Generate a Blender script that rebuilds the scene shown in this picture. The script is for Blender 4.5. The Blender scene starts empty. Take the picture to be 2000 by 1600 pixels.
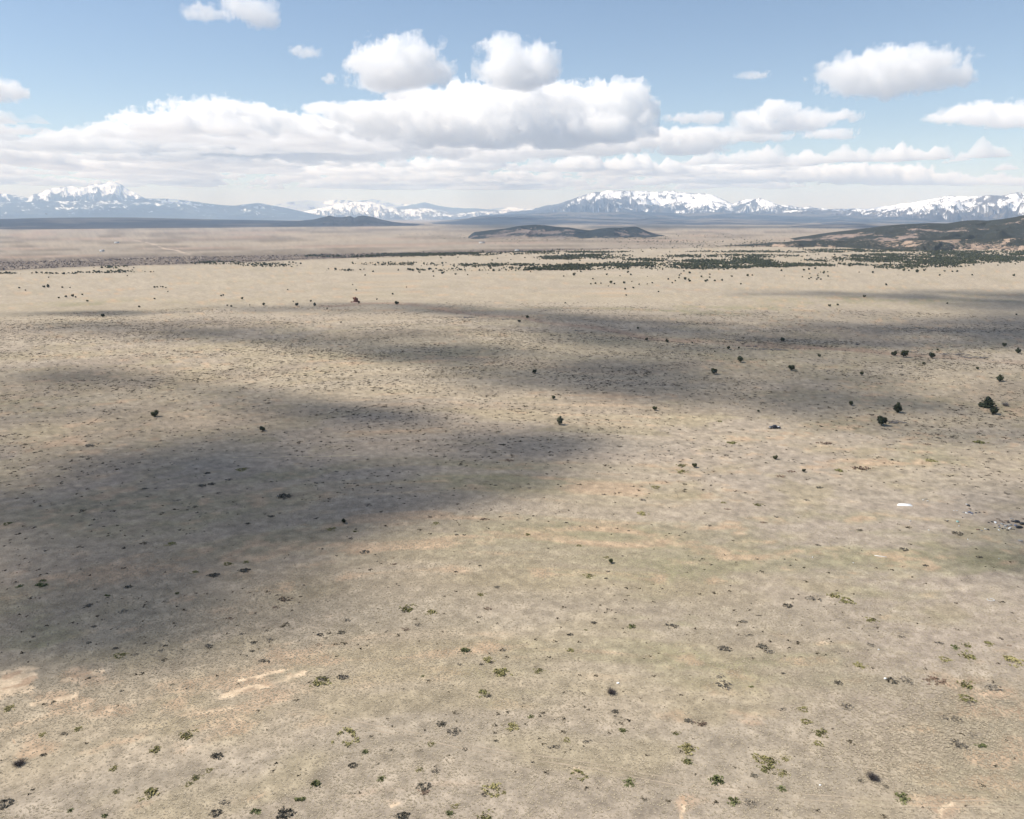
import bpy, math
import numpy as np
from mathutils import Vector

S = bpy.context.scene
COL = S.collection
R = math.radians

# ---------------------------------------------------------------- camera, sky, sun, exposure
PITCH, F, CAM_H = 13.7, 1540.0, 110.0
cam = bpy.data.objects.new('camera', bpy.data.cameras.new('camera'))
COL.objects.link(cam)
S.camera = cam
cam.location = (0, 0, CAM_H)
cam.rotation_euler = (R(90 - PITCH), 0, 0)
cam.data.sensor_width = 36
cam.data.lens = 36 * F / 2000
cam.data.clip_start = 1.0
cam.data.clip_end = 4e5

SUN_EL = R(52)
_az = np.array([-1.0, 0.03])
_az /= np.linalg.norm(_az)
SUN_DIR = np.array([_az[0] * math.cos(SUN_EL), _az[1] * math.cos(SUN_EL), math.sin(SUN_EL)])

world = bpy.data.worlds.new('World')
S.world = world
world.use_nodes = True
wnt = world.node_tree
bg = wnt.nodes['Background']
sky = wnt.nodes.new('ShaderNodeTexSky')
sky.sky_type = 'NISHITA'
sky.sun_disc = False
sky.sun_elevation = SUN_EL
sky.sun_rotation = math.atan2(SUN_DIR[0], SUN_DIR[1])
sky.altitude = 1500
sky.air_density = 1.0
sky.dust_density = 0.3
sky.ozone_density = 1.4
wnt.links.new(sky.outputs[0], bg.inputs[0])
bg.inputs[1].default_value = 0.092

sl = bpy.data.lights.new('sun', 'SUN')
sl.energy = 4.9
sl.angle = R(0.5)
sl.color = (1.0, 0.955, 0.885)
sun = bpy.data.objects.new('sun', sl)
COL.objects.link(sun)
sun.rotation_euler = Vector(SUN_DIR).to_track_quat('Z', 'Y').to_euler()

S.view_settings.view_transform = 'Standard'
S.view_settings.look = 'None'
S.view_settings.exposure = 0.43
S.view_settings.gamma = 1.0
S.view_settings.use_curve_mapping = False
S.cycles.max_bounces = 28
S.cycles.diffuse_bounces = 2
S.cycles.glossy_bounces = 2
S.cycles.transmission_bounces = 4
S.cycles.volume_bounces = 24
S.cycles.transparent_max_bounces = 48
S.cycles.use_denoising = True

# ---------------------------------------------------------------- helpers
rng = np.random.RandomState(11)


def _tab(seed):
    rs = np.random.RandomState(seed)
    P = rs.permutation(256)
    return np.concatenate([P, P, P]), rs.rand(256) * 2 - 1


def noise2(x, y, seed=0):
    P, G = _tab(seed)
    xi = np.floor(x).astype(np.int64)
    yi = np.floor(y).astype(np.int64)
    u = x - xi
    v = y - yi
    u = u * u * u * (u * (u * 6 - 15) + 10)
    v = v * v * v * (v * (v * 6 - 15) + 10)
    xi &= 255
    yi &= 255
    x1 = (xi + 1) & 255
    y1 = (yi + 1) & 255
    a = G[P[P[xi] + yi]]
    b = G[P[P[x1] + yi]]
    c = G[P[P[xi] + y1]]
    d = G[P[P[x1] + y1]]
    return (a + (b - a) * u) * (1 - v) + (c + (d - c) * u) * v


def fbm2(x, y, o=5, seed=0, g=0.5, lac=2.03):
    s, a, t = 0, 1.0, 0
    for i in range(o):
        s = s + a * noise2(x, y, seed + i)
        t += a
        a *= g
        x, y = (x * 0.8 - y * 0.6) * lac + 3.1, (x * 0.6 + y * 0.8) * lac + 1.7
    return s / t * 1.6


def ridge2(x, y, o=5, seed=0, g=0.5, lac=2.1):
    s, a, t, w = 0, 1.0, 0, 1.0
    for i in range(o):
        n = 1 - np.abs(noise2(x, y, seed + i)) * 1.6
        s = s + a * n * w
        w = np.clip(n, 0, 1)
        t += a
        a *= g
        x, y = x * lac + 3.1, y * lac + 1.7
    return s / t


def noise3(x, y, z, seed=0):
    P, G = _tab(seed)
    xi = np.floor(x).astype(np.int64)
    yi = np.floor(y).astype(np.int64)
    zi = np.floor(z).astype(np.int64)
    u = x - xi
    v = y - yi
    w = z - zi
    u = u * u * u * (u * (u * 6 - 15) + 10)
    v = v * v * v * (v * (v * 6 - 15) + 10)
    w = w * w * w * (w * (w * 6 - 15) + 10)
    xi &= 255
    yi &= 255
    zi &= 255

    def h(a, b, c):
        return G[P[P[P[(xi + a) & 255] + ((yi + b) & 255)] + ((zi + c) & 255)]]

    def l(a, b, t):
        return a + (b - a) * t
    return l(l(l(h(0, 0, 0), h(1, 0, 0), u), l(h(0, 1, 0), h(1, 1, 0), u), v),
             l(l(h(0, 0, 1), h(1, 0, 1), u), l(h(0, 1, 1), h(1, 1, 1), u), v), w)


def sstep(a, b, x):
    t = np.clip((x - a) / (b - a), 0, 1)
    return t * t * (3 - 2 * t)


def lerp(a, b, t):
    return a + (b - a) * t


CP, SP = math.cos(R(PITCH)), math.sin(R(PITCH))


def pix_dir(px, py):
    """unit directions from the camera for photo pixels"""
    x = (np.asarray(px, float) - 1000) / F
    y = (800 - np.asarray(py, float)) / F
    d = np.stack([x, CP + y * SP, -SP + y * CP], -1)
    return d / np.linalg.norm(d, axis=-1, keepdims=True)


def to_pix(X, Y, Z):
    z = np.asarray(Z, float) - CAM_H
    f = Y * CP - z * SP
    u = Y * SP + z * CP
    f = np.where(f > 1, f, 1)
    return 1000 + F * X / f, 800 - F * u / f


def mesh_obj(name, V, Fc, mat, smooth=True, parent=None, link=True):
    me = bpy.data.meshes.new(name)
    V = np.asarray(V, np.float32)
    me.vertices.add(len(V))
    me.vertices.foreach_set('co', V.ravel())
    groups = Fc if isinstance(Fc, list) else [Fc]
    groups = [np.asarray(g, np.int32) for g in groups if len(g)]
    idx = np.concatenate([g.ravel() for g in groups])
    tot = np.concatenate([np.full(len(g), g.shape[1], np.int32) for g in groups])
    start = np.concatenate([[0], np.cumsum(tot)[:-1]]).astype(np.int32)
    me.loops.add(len(idx))
    me.loops.foreach_set('vertex_index', idx)
    me.polygons.add(len(tot))
    me.polygons.foreach_set('loop_start', start)
    me.polygons.foreach_set('loop_total', tot)
    if smooth:
        me.polygons.foreach_set('use_smooth', np.ones(len(tot), bool))
    me.update(calc_edges=True)
    me.validate()
    if mat is not None:
        me.materials.append(mat)
    o = bpy.data.objects.new(name, me)
    if link:
        COL.objects.link(o)
    if parent is not None:
        o.parent = parent
    return o


def point_color(me, name, rgb):
    a = me.attributes.new(name, 'FLOAT_COLOR', 'POINT')
    c = np.ones((len(rgb), 4), np.float32)
    c[:, :3] = rgb
    a.data.foreach_set('color', c.ravel())


def point_float(me, name, v):
    a = me.attributes.new(name, 'FLOAT', 'POINT')
    a.data.foreach_set('value', np.asarray(v, np.float32))


def tag(o, label=None, cat=None, group=None, kind=None):
    if label:
        o['label'] = label
    if cat:
        o['category'] = cat
    if group:
        o['group'] = group
    if kind:
        o['kind'] = kind
    return o


def empty(name, loc, rz=0.0):
    o = bpy.data.objects.new(name, None)
    o.empty_display_size = 0.5
    COL.objects.link(o)
    o.location = loc
    o.rotation_euler = (0, 0, rz)
    return o


class MB:
    """collects simple solids into one mesh"""

    def __init__(self):
        self.v, self.f, self.n = [], {}, 0

    def add(self, V, Fs):
        self.v.append(np.asarray(V, float))
        for f in Fs:
            self.f.setdefault(len(f), []).append([i + self.n for i in f])
        self.n += len(V)

    def box(self, c, s, rz=0.0, taper=1.0, tilt=(0, 0)):
        x, y, z = np.array(s) / 2.0
        P = np.array([[-x, -y, -z], [x, -y, -z], [x, y, -z], [-x, y, -z],
                      [-x * taper, -y * taper, z], [x * taper, -y * taper, z], [x * taper, y * taper, z], [-x * taper, y * taper, z]])
        P[:, 2] += P[:, 0] * tilt[0] + P[:, 1] * tilt[1]
        c_, s_ = math.cos(rz), math.sin(rz)
        Q = P.copy()
        Q[:, 0] = P[:, 0] * c_ - P[:, 1] * s_
        Q[:, 1] = P[:, 0] * s_ + P[:, 1] * c_
        self.add(Q + np.array(c), [(3, 2, 1, 0), (4, 5, 6, 7), (0, 1, 5, 4), (1, 2, 6, 5), (2, 3, 7, 6), (3, 0, 4, 7)])

    def prism(self, prof, y0, y1, inset=None):
        """profile in x,z pulled along y; inset = (z from which the sides lean in, amount at the top)"""
        n = len(prof)
        zmax = max(p[1] for p in prof)

        def lean(z):
            if inset is None or z <= inset[0]:
                return 0.0
            return inset[1] * (z - inset[0]) / (zmax - inset[0])
        A = [(p[0], y0 + lean(p[1]), p[1]) for p in prof]
        B = [(p[0], y1 - lean(p[1]), p[1]) for p in prof]
        fs = [tuple(range(n)), tuple(range(2 * n - 1, n - 1, -1))]
        for i in range(n):
            j = (i + 1) % n
            fs.append((j, i, i + n, j + n))
        self.add(A + B, fs)

    def cyl(self, c, r, h, axis='y', n=14, r2=None):
        r2 = r if r2 is None else r2
        t = np.arange(n) * 2 * math.pi / n
        a = np.stack([np.cos(t) * r, np.sin(t) * r, np.full(n, -h / 2.)], 1)
        b = np.stack([np.cos(t) * r2, np.sin(t) * r2, np.full(n, h / 2.)], 1)
        P = np.concatenate([a, b])
        if axis == 'y':
            P = P[:, [0, 2, 1]] * np.array([1, 1, -1])
        elif axis == 'x':
            P = P[:, [2, 0, 1]]
        fs = [tuple(range(n - 1, -1, -1)), tuple(range(n, 2 * n))]
        fs += [(i, (i + 1) % n, (i + 1) % n + n, i + n) for i in range(n)]
        self.add(P + np.array(c), fs)

    def bar(self, p, q, r, n=6, r2=None):
        p, q = np.array(p, float), np.array(q, float)
        d = q - p
        L = np.linalg.norm(d)
        d /= L
        a = np.cross(d, [0, 0, 1] if abs(d[2]) < 0.9 else [1, 0, 0])
        a /= np.linalg.norm(a)
        b = np.cross(d, a)
        r2 = r if r2 is None else r2
        t = np.arange(n) * 2 * math.pi / n
        ring = np.cos(t)[:, None] * a + np.sin(t)[:, None] * b
        fs = [tuple(range(n)), tuple(range(2 * n - 1, n - 1, -1))]
        fs += [((i + 1) % n, i, i + n, (i + 1) % n + n) for i in range(n)]
        self.add(np.concatenate([p + ring * r, q + ring * r2]), fs)

    def build(self, name, mat, parent=None, smooth=False, link=True):
        fs = [np.array(v, np.int32) for v in self.f.values()]
        return mesh_obj(name, np.concatenate(self.v), fs, mat, smooth, parent, link)


def ico(sub=1):
    t = (1 + 5 ** .5) / 2
    V = [(-1, t, 0), (1, t, 0), (-1, -t, 0), (1, -t, 0), (0, -1, t), (0, 1, t), (0, -1, -t), (0, 1, -t), (t, 0, -1), (t, 0, 1), (-t, 0, -1), (-t, 0, 1)]
    Fs = [(0, 11, 5), (0, 5, 1), (0, 1, 7), (0, 7, 10), (0, 10, 11), (1, 5, 9), (5, 11, 4), (11, 10, 2), (10, 7, 6), (7, 1, 8),
          (3, 9, 4), (3, 4, 2), (3, 2, 6), (3, 6, 8), (3, 8, 9), (4, 9, 5), (2, 4, 11), (6, 2, 10), (8, 6, 7), (9, 8, 1)]
    V = [np.array(v) / np.linalg.norm(v) for v in V]
    for _ in range(sub):
        cache, out = {}, []

        def mid(a, b):
            k = (min(a, b), max(a, b))
            if k not in cache:
                m = V[a] + V[b]
                V.append(m / np.linalg.norm(m))
                cache[k] = len(V) - 1
            return cache[k]
        for a, b, c in Fs:
            ab, bc, ca = mid(a, b), mid(b, c), mid(c, a)
            out += [(a, ab, ca), (b, bc, ab), (c, ca, bc), (ab, bc, ca)]
        Fs = out
    return np.array(V), Fs


def surface_nets(f, org, step):
    nx, ny, nz = f.shape
    ins = f > 0
    cn = [(i, j, k) for i in (0, 1) for j in (0, 1) for k in (0, 1)]
    cnt = sum(ins[i:nx - 1 + i, j:ny - 1 + j, k:nz - 1 + k].astype(np.int8) for i, j, k in cn)
    act = (cnt > 0) & (cnt < 8)
    P = np.argwhere(act)
    idx = -np.ones(act.shape, np.int64)
    idx[act] = np.arange(len(P))
    acc = np.zeros((len(P), 3))
    n = np.zeros(len(P))
    for a in cn:
        for b in cn:
            d = [b[t] - a[t] for t in range(3)]
            if sorted(d) != [0, 0, 1]:
                continue
            fa = f[P[:, 0] + a[0], P[:, 1] + a[1], P[:, 2] + a[2]]
            fb = f[P[:, 0] + b[0], P[:, 1] + b[1], P[:, 2] + b[2]]
            m = (fa > 0) != (fb > 0)
            t = np.where(m, fa / np.where(m, fa - fb, 1), 0)
            for k in range(3):
                acc[:, k] += np.where(m, a[k] + d[k] * t, 0)
            n += m
    V = (P + acc / n[:, None]) * np.array(step) + np.array(org)
    Fs = []
    for ax in range(3):
        o = [0, 1, 2]
        o.remove(ax)
        s0, s1 = [slice(1, -1)] * 3, [slice(1, -1)] * 3
        s0[ax], s1[ax] = slice(0, -1), slice(1, None)
        A, B = ins[tuple(s0)], ins[tuple(s1)]
        e = np.argwhere(A != B)
        flip = A[tuple(e.T)]
        for q in o:
            e[:, q] += 1
        u, v = np.zeros(3, int), np.zeros(3, int)
        u[o[0]] = 1
        v[o[1]] = 1
        q0, q1, q2, q3 = idx[tuple((e - u - v).T)], idx[tuple((e - v).T)], idx[tuple(e.T)], idx[tuple((e - u).T)]
        fl = flip if ax != 1 else ~flip
        Fs.append(np.where(fl[:, None], np.stack([q0, q1, q2, q3], 1), np.stack([q3, q2, q1, q0], 1)))
    return V, np.concatenate(Fs)


# ---------------------------------------------------------------- materials
def new_mat(name):
    m = bpy.data.materials.new(name)
    m.use_nodes = True
    return m, m.node_tree, m.node_tree.nodes['Principled BSDF']


def plain(name, rgb, rough=0.8, metal=0.0, var=0.0, scale=8.0):
    m, nt, b = new_mat(name)
    b.inputs['Base Color'].default_value = (*rgb, 1)
    b.inputs['Roughness'].default_value = rough
    b.inputs['Metallic'].default_value = metal
    if var:
        tc = nt.nodes.new('ShaderNodeTexCoord')
        n = nt.nodes.new('ShaderNodeTexNoise')
        n.inputs['Scale'].default_value = scale
        n.inputs['Detail'].default_value = 4
        nt.links.new(tc.outputs['Object'], n.inputs['Vector'])
        mx = nt.nodes.new('ShaderNodeMix')
        mx.data_type = 'RGBA'
        mx.inputs[6].default_value = (*[c * (1 - var) for c in rgb], 1)
        mx.inputs[7].default_value = (*[min(1, c * (1 + var)) for c in rgb], 1)
        nt.links.new(n.outputs['Fac'], mx.inputs[0])
        nt.links.new(mx.outputs[2], b.inputs['Base Color'])
    return m


def leafy(name, lo, hi, rough=0.9):
    """foliage: a colour between lo and hi per object or instance, plus a fine noise"""
    m, nt, b = new_mat(name)
    b.inputs['Roughness'].default_value = rough
    b.inputs['Specular IOR Level'].default_value = 0.15
    oi = nt.nodes.new('ShaderNodeObjectInfo')
    geo = nt.nodes.new('ShaderNodeNewGeometry')
    n = nt.nodes.new('ShaderNodeTexNoise')
    n.inputs['Scale'].default_value = 1.3
    n.inputs['Detail'].default_value = 2
    nt.links.new(geo.outputs['Position'], n.inputs['Vector'])
    ad = nt.nodes.new('ShaderNodeMath')
    ad.operation = 'MULTIPLY_ADD'
    ad.inputs[1].default_value = 1.2
    ad.inputs[2].default_value = -0.6
    nt.links.new(n.outputs['Fac'], ad.inputs[0])
    a2 = nt.nodes.new('ShaderNodeMath')
    a2.operation = 'ADD'
    a2.use_clamp = True
    nt.links.new(oi.outputs['Random'], a2.inputs[0])
    nt.links.new(ad.outputs[0], a2.inputs[1])
    mx = nt.nodes.new('ShaderNodeMix')
    mx.data_type = 'RGBA'
    mx.inputs[6].default_value = (*lo, 1)
    mx.inputs[7].default_value = (*hi, 1)
    nt.links.new(a2.outputs[0], mx.inputs[0])
    nt.links.new(mx.outputs[2], b.inputs['Base Color'])
    return m


def volume_mat(name, rgb, dens, an=0.0):
    m = bpy.data.materials.new(name)
    m.use_nodes = True
    nt = m.node_tree
    nt.nodes.clear()
    o = nt.nodes.new('ShaderNodeOutputMaterial')
    v = nt.nodes.new('ShaderNodeVolumePrincipled')
    v.inputs['Color'].default_value = (*rgb, 1)
    v.inputs['Density'].default_value = dens
    v.inputs['Anisotropy'].default_value = an
    v.inputs['Absorption Color'].default_value = (1, 1, 1, 1)
    nt.links.new(v.outputs[0], o.inputs['Volume'])
    return m


def ground_material():
    m, nt, b = new_mat('prairie_ground')
    L, N = nt.links.new, nt.nodes.new
    b.inputs['Roughness'].default_value = 1.0
    b.inputs['Specular IOR Level'].default_value = 0.05
    at = N('ShaderNodeAttribute')
    at.attribute_name = 'tint'
    geo = N('ShaderNodeNewGeometry')

    def noise(scale, det, rough=0.6):
        n = N('ShaderNodeTexNoise')
        n.inputs['Scale'].default_value = scale
        n.inputs['Detail'].default_value = det
        n.inputs['Roughness'].default_value = rough
        L(geo.outputs['Position'], n.inputs['Vector'])
        return n
    n1 = noise(1.6, 5, 0.7)
    n2 = noise(0.22, 5, 0.65)
    ad = N('ShaderNodeMath')
    ad.operation = 'ADD'
    L(n1.outputs['Fac'], ad.inputs[0])
    L(n2.outputs['Fac'], ad.inputs[1])
    mr = N('ShaderNodeMapRange')
    mr.inputs['From Min'].default_value = 0.6
    mr.inputs['From Max'].default_value = 1.4
    mr.inputs['To Min'].default_value = 0.58
    mr.inputs['To Max'].default_value = 1.42
    L(ad.outputs[0], mr.inputs['Value'])
    vm = N('ShaderNodeVectorMath')
    vm.operation = 'SCALE'
    L(at.outputs['Color'], vm.inputs[0])
    L(mr.outputs['Result'], vm.inputs['Scale'])
    # small dark litter and dead stems between the tufts
    n3 = noise(0.75, 4, 0.75)
    cr = N('ShaderNodeMapRange')
    cr.inputs['From Min'].default_value = 0.60
    cr.inputs['From Max'].default_value = 0.72
    L(n3.outputs['Fac'], cr.inputs['Value'])
    mx = N('ShaderNodeMix')
    mx.data_type = 'RGBA'
    mlt = N('ShaderNodeMath')
    mlt.operation = 'MULTIPLY'
    mlt.inputs[1].default_value = 0.45
    L(cr.outputs['Result'], mlt.inputs[0])
    L(mlt.outputs[0], mx.inputs[0])
    L(vm.outputs[0], mx.inputs[6])
    mx.inputs[7].default_value = (0.13, 0.11, 0.075, 1)
    L(mx.outputs[2], b.inputs['Base Color'])
    bp = N('ShaderNodeBump')
    bp.inputs['Strength'].default_value = 0.35
    bp.inputs['Distance'].default_value = 0.25
    L(n1.outputs['Fac'], bp.inputs['Height'])
    L(bp.outputs[0], b.inputs['Normal'])
    return m


def tint_material(name, bump=0.0, scale=0.01, speck=None, rough=1.0):
    """colour from the vertex tint, broken by noise; speck = (scale, threshold, colour) for far scrub dots"""
    m, nt, b = new_mat(name)
    L, N = nt.links.new, nt.nodes.new
    b.inputs['Roughness'].default_value = rough
    b.inputs['Specular IOR Level'].default_value = 0.05
    at = N('ShaderNodeAttribute')
    at.attribute_name = 'tint'
    geo = N('ShaderNodeNewGeometry')
    n = N('ShaderNodeTexNoise')
    n.inputs['Scale'].default_value = scale
    n.inputs['Detail'].default_value = 7
    n.inputs['Roughness'].default_value = 0.65
    L(geo.outputs['Position'], n.inputs['Vector'])
    mr = N('ShaderNodeMapRange')
    mr.inputs['From Min'].default_value = 0.3
    mr.inputs['From Max'].default_value = 0.7
    mr.inputs['To Min'].default_value = 0.75
    mr.inputs['To Max'].default_value = 1.25
    L(n.outputs['Fac'], mr.inputs['Value'])
    vm = N('ShaderNodeVectorMath')
    vm.operation = 'SCALE'
    L(at.outputs['Color'], vm.inputs[0])
    L(mr.outputs['Result'], vm.inputs['Scale'])
    out = vm.outputs[0]
    if speck:
        sa = N('ShaderNodeAttribute')
        sa.attribute_name = 'scrub'
        s = N('ShaderNodeTexNoise')
        s.inputs['Scale'].default_value = speck[0]
        s.inputs['Detail'].default_value = 3
        s.inputs['Roughness'].default_value = 0.6
        L(geo.outputs['Position'], s.inputs['Vector'])
        ad = N('ShaderNodeMath')
        ad.operation = 'ADD'
        L(s.outputs['Fac'], ad.inputs[0])
        L(sa.outputs['Fac'], ad.inputs[1])
        st = N('ShaderNodeMapRange')
        st.inputs['From Min'].default_value = speck[1]
        st.inputs['From Max'].default_value = speck[1] + 0.06
        L(ad.outputs[0], st.inputs['Value'])
        mx = N('ShaderNodeMix')
        mx.data_type = 'RGBA'
        L(st.outputs['Result'], mx.inputs[0])
        L(out, mx.inputs[6])
        mx.inputs[7].default_value = (*speck[2], 1)
        out = mx.outputs[2]
    L(out, b.inputs['Base Color'])
    if bump:
        bp = N('ShaderNodeBump')
        bp.inputs['Strength'].default_value = 0.5
        bp.inputs['Distance'].default_value = bump
        L(n.outputs['Fac'], bp.inputs['Height'])
        L(bp.outputs[0], b.inputs['Normal'])
    return m


# ---------------------------------------------------------------- the lie of the land
def flat_r(py):
    """distance on flat ground of a photo row in the middle of the frame"""
    th = PITCH - np.degrees(np.arctan((800 - np.asarray(py, float)) / F))
    return CAM_H / np.tan(np.radians(np.maximum(th, 0.05)))


_lip_px = np.array([(-400, 534), (0, 528), (250, 521), (500, 511), (700, 503), (900, 498), (1050, 493), (1200, 489), (1500, 484), (2400, 478)], float)
_d = pix_dir(_lip_px[:, 0], _lip_px[:, 1])
LIP_AZ = np.degrees(np.arctan2(_d[:, 0], _d[:, 1]))
LIP_R = CAM_H / (-_d[:, 2]) * np.hypot(_d[:, 0], _d[:, 1])
LIP_DROP = np.interp(LIP_AZ, np.degrees(np.arctan((np.array([0, 500, 900, 1200, 1600]) - 1000) / F)), [26, 24, 14, 6, 0])

WASH = [(640, 598), (700, 594), (760, 592), (840, 600), (900, 612), (960, 619), (1020, 624), (1060, 634), (1140, 640), (1210, 650), (1260, 662),
        (1340, 668), (1430, 672), (1520, 675), (1620, 678), (1700, 684), (1780, 692), (1860, 697), (1940, 704), (2080, 716)]
_wd = pix_dir(*np.array(WASH, float).T)
WASH_XY = (_wd * (CAM_H / -_wd[:, 2])[:, None])[:, :2]


def seg_dist(x, y, pts):
    best = np.full(np.shape(x), 1e9)
    for a, b in zip(pts[:-1], pts[1:]):
        d = b - a
        t = np.clip(((x - a[0]) * d[0] + (y - a[1]) * d[1]) / (d @ d), 0, 1)
        best = np.minimum(best, np.hypot(x - a[0] - t * d[0], y - a[1] - t * d[1]))
    return best


def land(x, y):
    x = np.asarray(x, float)
    y = np.asarray(y, float)
    r = np.hypot(x, y)
    az = np.degrees(np.arctan2(x, y))
    lr = np.interp(az, LIP_AZ, LIP_R)
    dr = np.interp(az, LIP_AZ, LIP_DROP)
    z = fbm2(x / 420, y / 420, 3, 3) * 3.2 * sstep(250, 1300, r) + fbm2(x / 70, y / 70, 3, 9) * 0.5 * sstep(60, 300, r)
    z = z * (1 - 0.8 * sstep(3000, 9000, r))
    z = z - dr * sstep(0, 350, r - lr) + 1.5 * np.exp(-((r - lr) / 120) ** 2)
    z = z + dr * sstep(5000, 14000, r) * 0.9
    m = (r < 2200) & (y > 0)
    if np.any(m):
        wd = seg_dist(x[m] if x.ndim else x, y[m] if y.ndim else y, WASH_XY)
        if x.ndim:
            z[m] -= 1.4 * np.exp(-(wd / 4.5) ** 2)
        else:
            z = z - 1.4 * np.exp(-(wd / 4.5) ** 2)
    return z


def hit(px, py):
    """where the ray of a photo pixel meets the ground"""
    d = pix_dir(px, py)
    scal = d.ndim == 1
    d = np.atleast_2d(d)
    t = CAM_H / np.maximum(-d[:, 2], 1e-4)
    for _ in range(8):
        z = land(d[:, 0] * t, d[:, 1] * t)
        t = (CAM_H - z) / np.maximum(-d[:, 2], 1e-4)
    P = d * t[:, None]
    P[:, 2] = land(P[:, 0], P[:, 1])
    return P[0] if scal else P


def px_size(P):
    """metres across one photo pixel at point P"""
    return np.linalg.norm(np.asarray(P) - np.array([0, 0, CAM_H]), axis=-1) / F


# painted zones (real soil and plant colour) given as blobs in photo rows and columns: x, y, rx, ry, weight
GREEN = [(1700, 1070, 330, 80, .6), (1920, 1100, 160, 80, .6), (1300, 1110, 240, 60, .6), (1290, 1200, 170, 70, .95), (1100, 1050, 300, 45, .45), (1480, 1280, 300, 90, .45),
         (1750, 1170, 350, 60, .5), (60, 1230, 140, 60, .9), (330, 1020, 330, 60, .5), (900, 930, 260, 30, .6), (1350, 605, 320, 10, .6), (1750, 590, 260, 14, .6),
         (500, 930, 200, 30, .4), (1700, 1540, 400, 60, .35), (980, 1350, 220, 60, .4), (150, 1330, 130, 40, .35), (1850, 900, 160, 50, .35), (1500, 690, 500, 20, .25), (220, 595, 160, 8, .5),
         (520, 1450, 120, 40, .25), (1880, 1440, 180, 60, .3)]
ORANGE = [(470, 1345, 110, 22, .8), (130, 1370, 60, 22, .9), (160, 1320, 60, 22, .7), (420, 1390, 120, 22, .6), (560, 1280, 60, 20, .7), (250, 1120, 150, 30, .55), (100, 1100, 90, 30, .5),
          (400, 1185, 120, 22, .75), (620, 1190, 90, 18, .55), (250, 1225, 60, 14, .6), (740, 1000, 120, 22, .5), (760, 1240, 120, 30, .5), (1420, 1400, 70, 26, .6), (450, 1410, 90, 22, .5),
          (1230, 900, 200, 40, .35), (1600, 910, 160, 30, .5), (1850, 980, 70, 14, .7), (1200, 780, 120, 14, .45), (900, 790, 260, 14, .3), (870, 1270, 90, 30, .4), (1120, 1515, 40, 18, .7),
          (1600, 1240, 60, 18, .5), (60, 1450, 50, 26, .6), (230, 1390, 60, 14, .8), (770, 1570, 40, 14, .8), (1330, 1575, 25, 26, .9), (1840, 1580, 30, 24, .8), (540, 1365, 60, 16, .5)]
PALE = [(190, 1318, 16, 6, .5), (135, 1365, 20, 7, .5)]


STREAKS = [  # bare washed strips: photo points, half width, weight
    ([(432, 1360), (470, 1350), (520, 1338), (560, 1325), (592, 1314)], 6, 1.0), ([(468, 1329), (500, 1322), (556, 1309)], 3, .8), ([(1330, 1560), (1326, 1574), (1333, 1588), (1330, 1600)], 5, .9), ([(1856, 1572), (1838, 1582), (1842, 1600)], 5, .9),
    ([(60, 1378), (100, 1368), (150, 1358)], 7, .7), ([(-10, 1348), (25, 1328), (62, 1313)], 15, 1.5), ([(-20, 1352), (20, 1345), (48, 1338)], 9, 1.5), ([(120, 1330), (150, 1318), (200, 1315)], 5, .6), ([(15, 1440), (20, 1460)], 6, .7), ([(765, 1578), (785, 1568)], 6, .8), ([(330, 1395), (400, 1388), (450, 1382)], 5, .5), ([(1128, 1503), (1108, 1518), (1135, 1530)], 4, .7)]


def streaks(px, py):
    s = np.zeros(np.shape(px))
    for pts, hw, w in STREAKS:
        P = np.array(pts, float)
        m = (px > P[:, 0].min() - 8 * hw) & (px < P[:, 0].max() + 8 * hw) & (py > P[:, 1].min() - 6 * hw) & (py < P[:, 1].max() + 6 * hw)
        if m.any():
            d = seg_dist(px[m], py[m] * 1.0, P)
            s[m] = np.maximum(s[m], w * np.exp(-(d / hw) ** 2))
    return s


def blobs(px, py, L):
    s = np.zeros(np.shape(px))
    for x, y, rx, ry, w in L:
        s = np.maximum(s, w * np.exp(-(((px - x) / rx) ** 2 + ((py - y) / ry) ** 2)))
    return s


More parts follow.
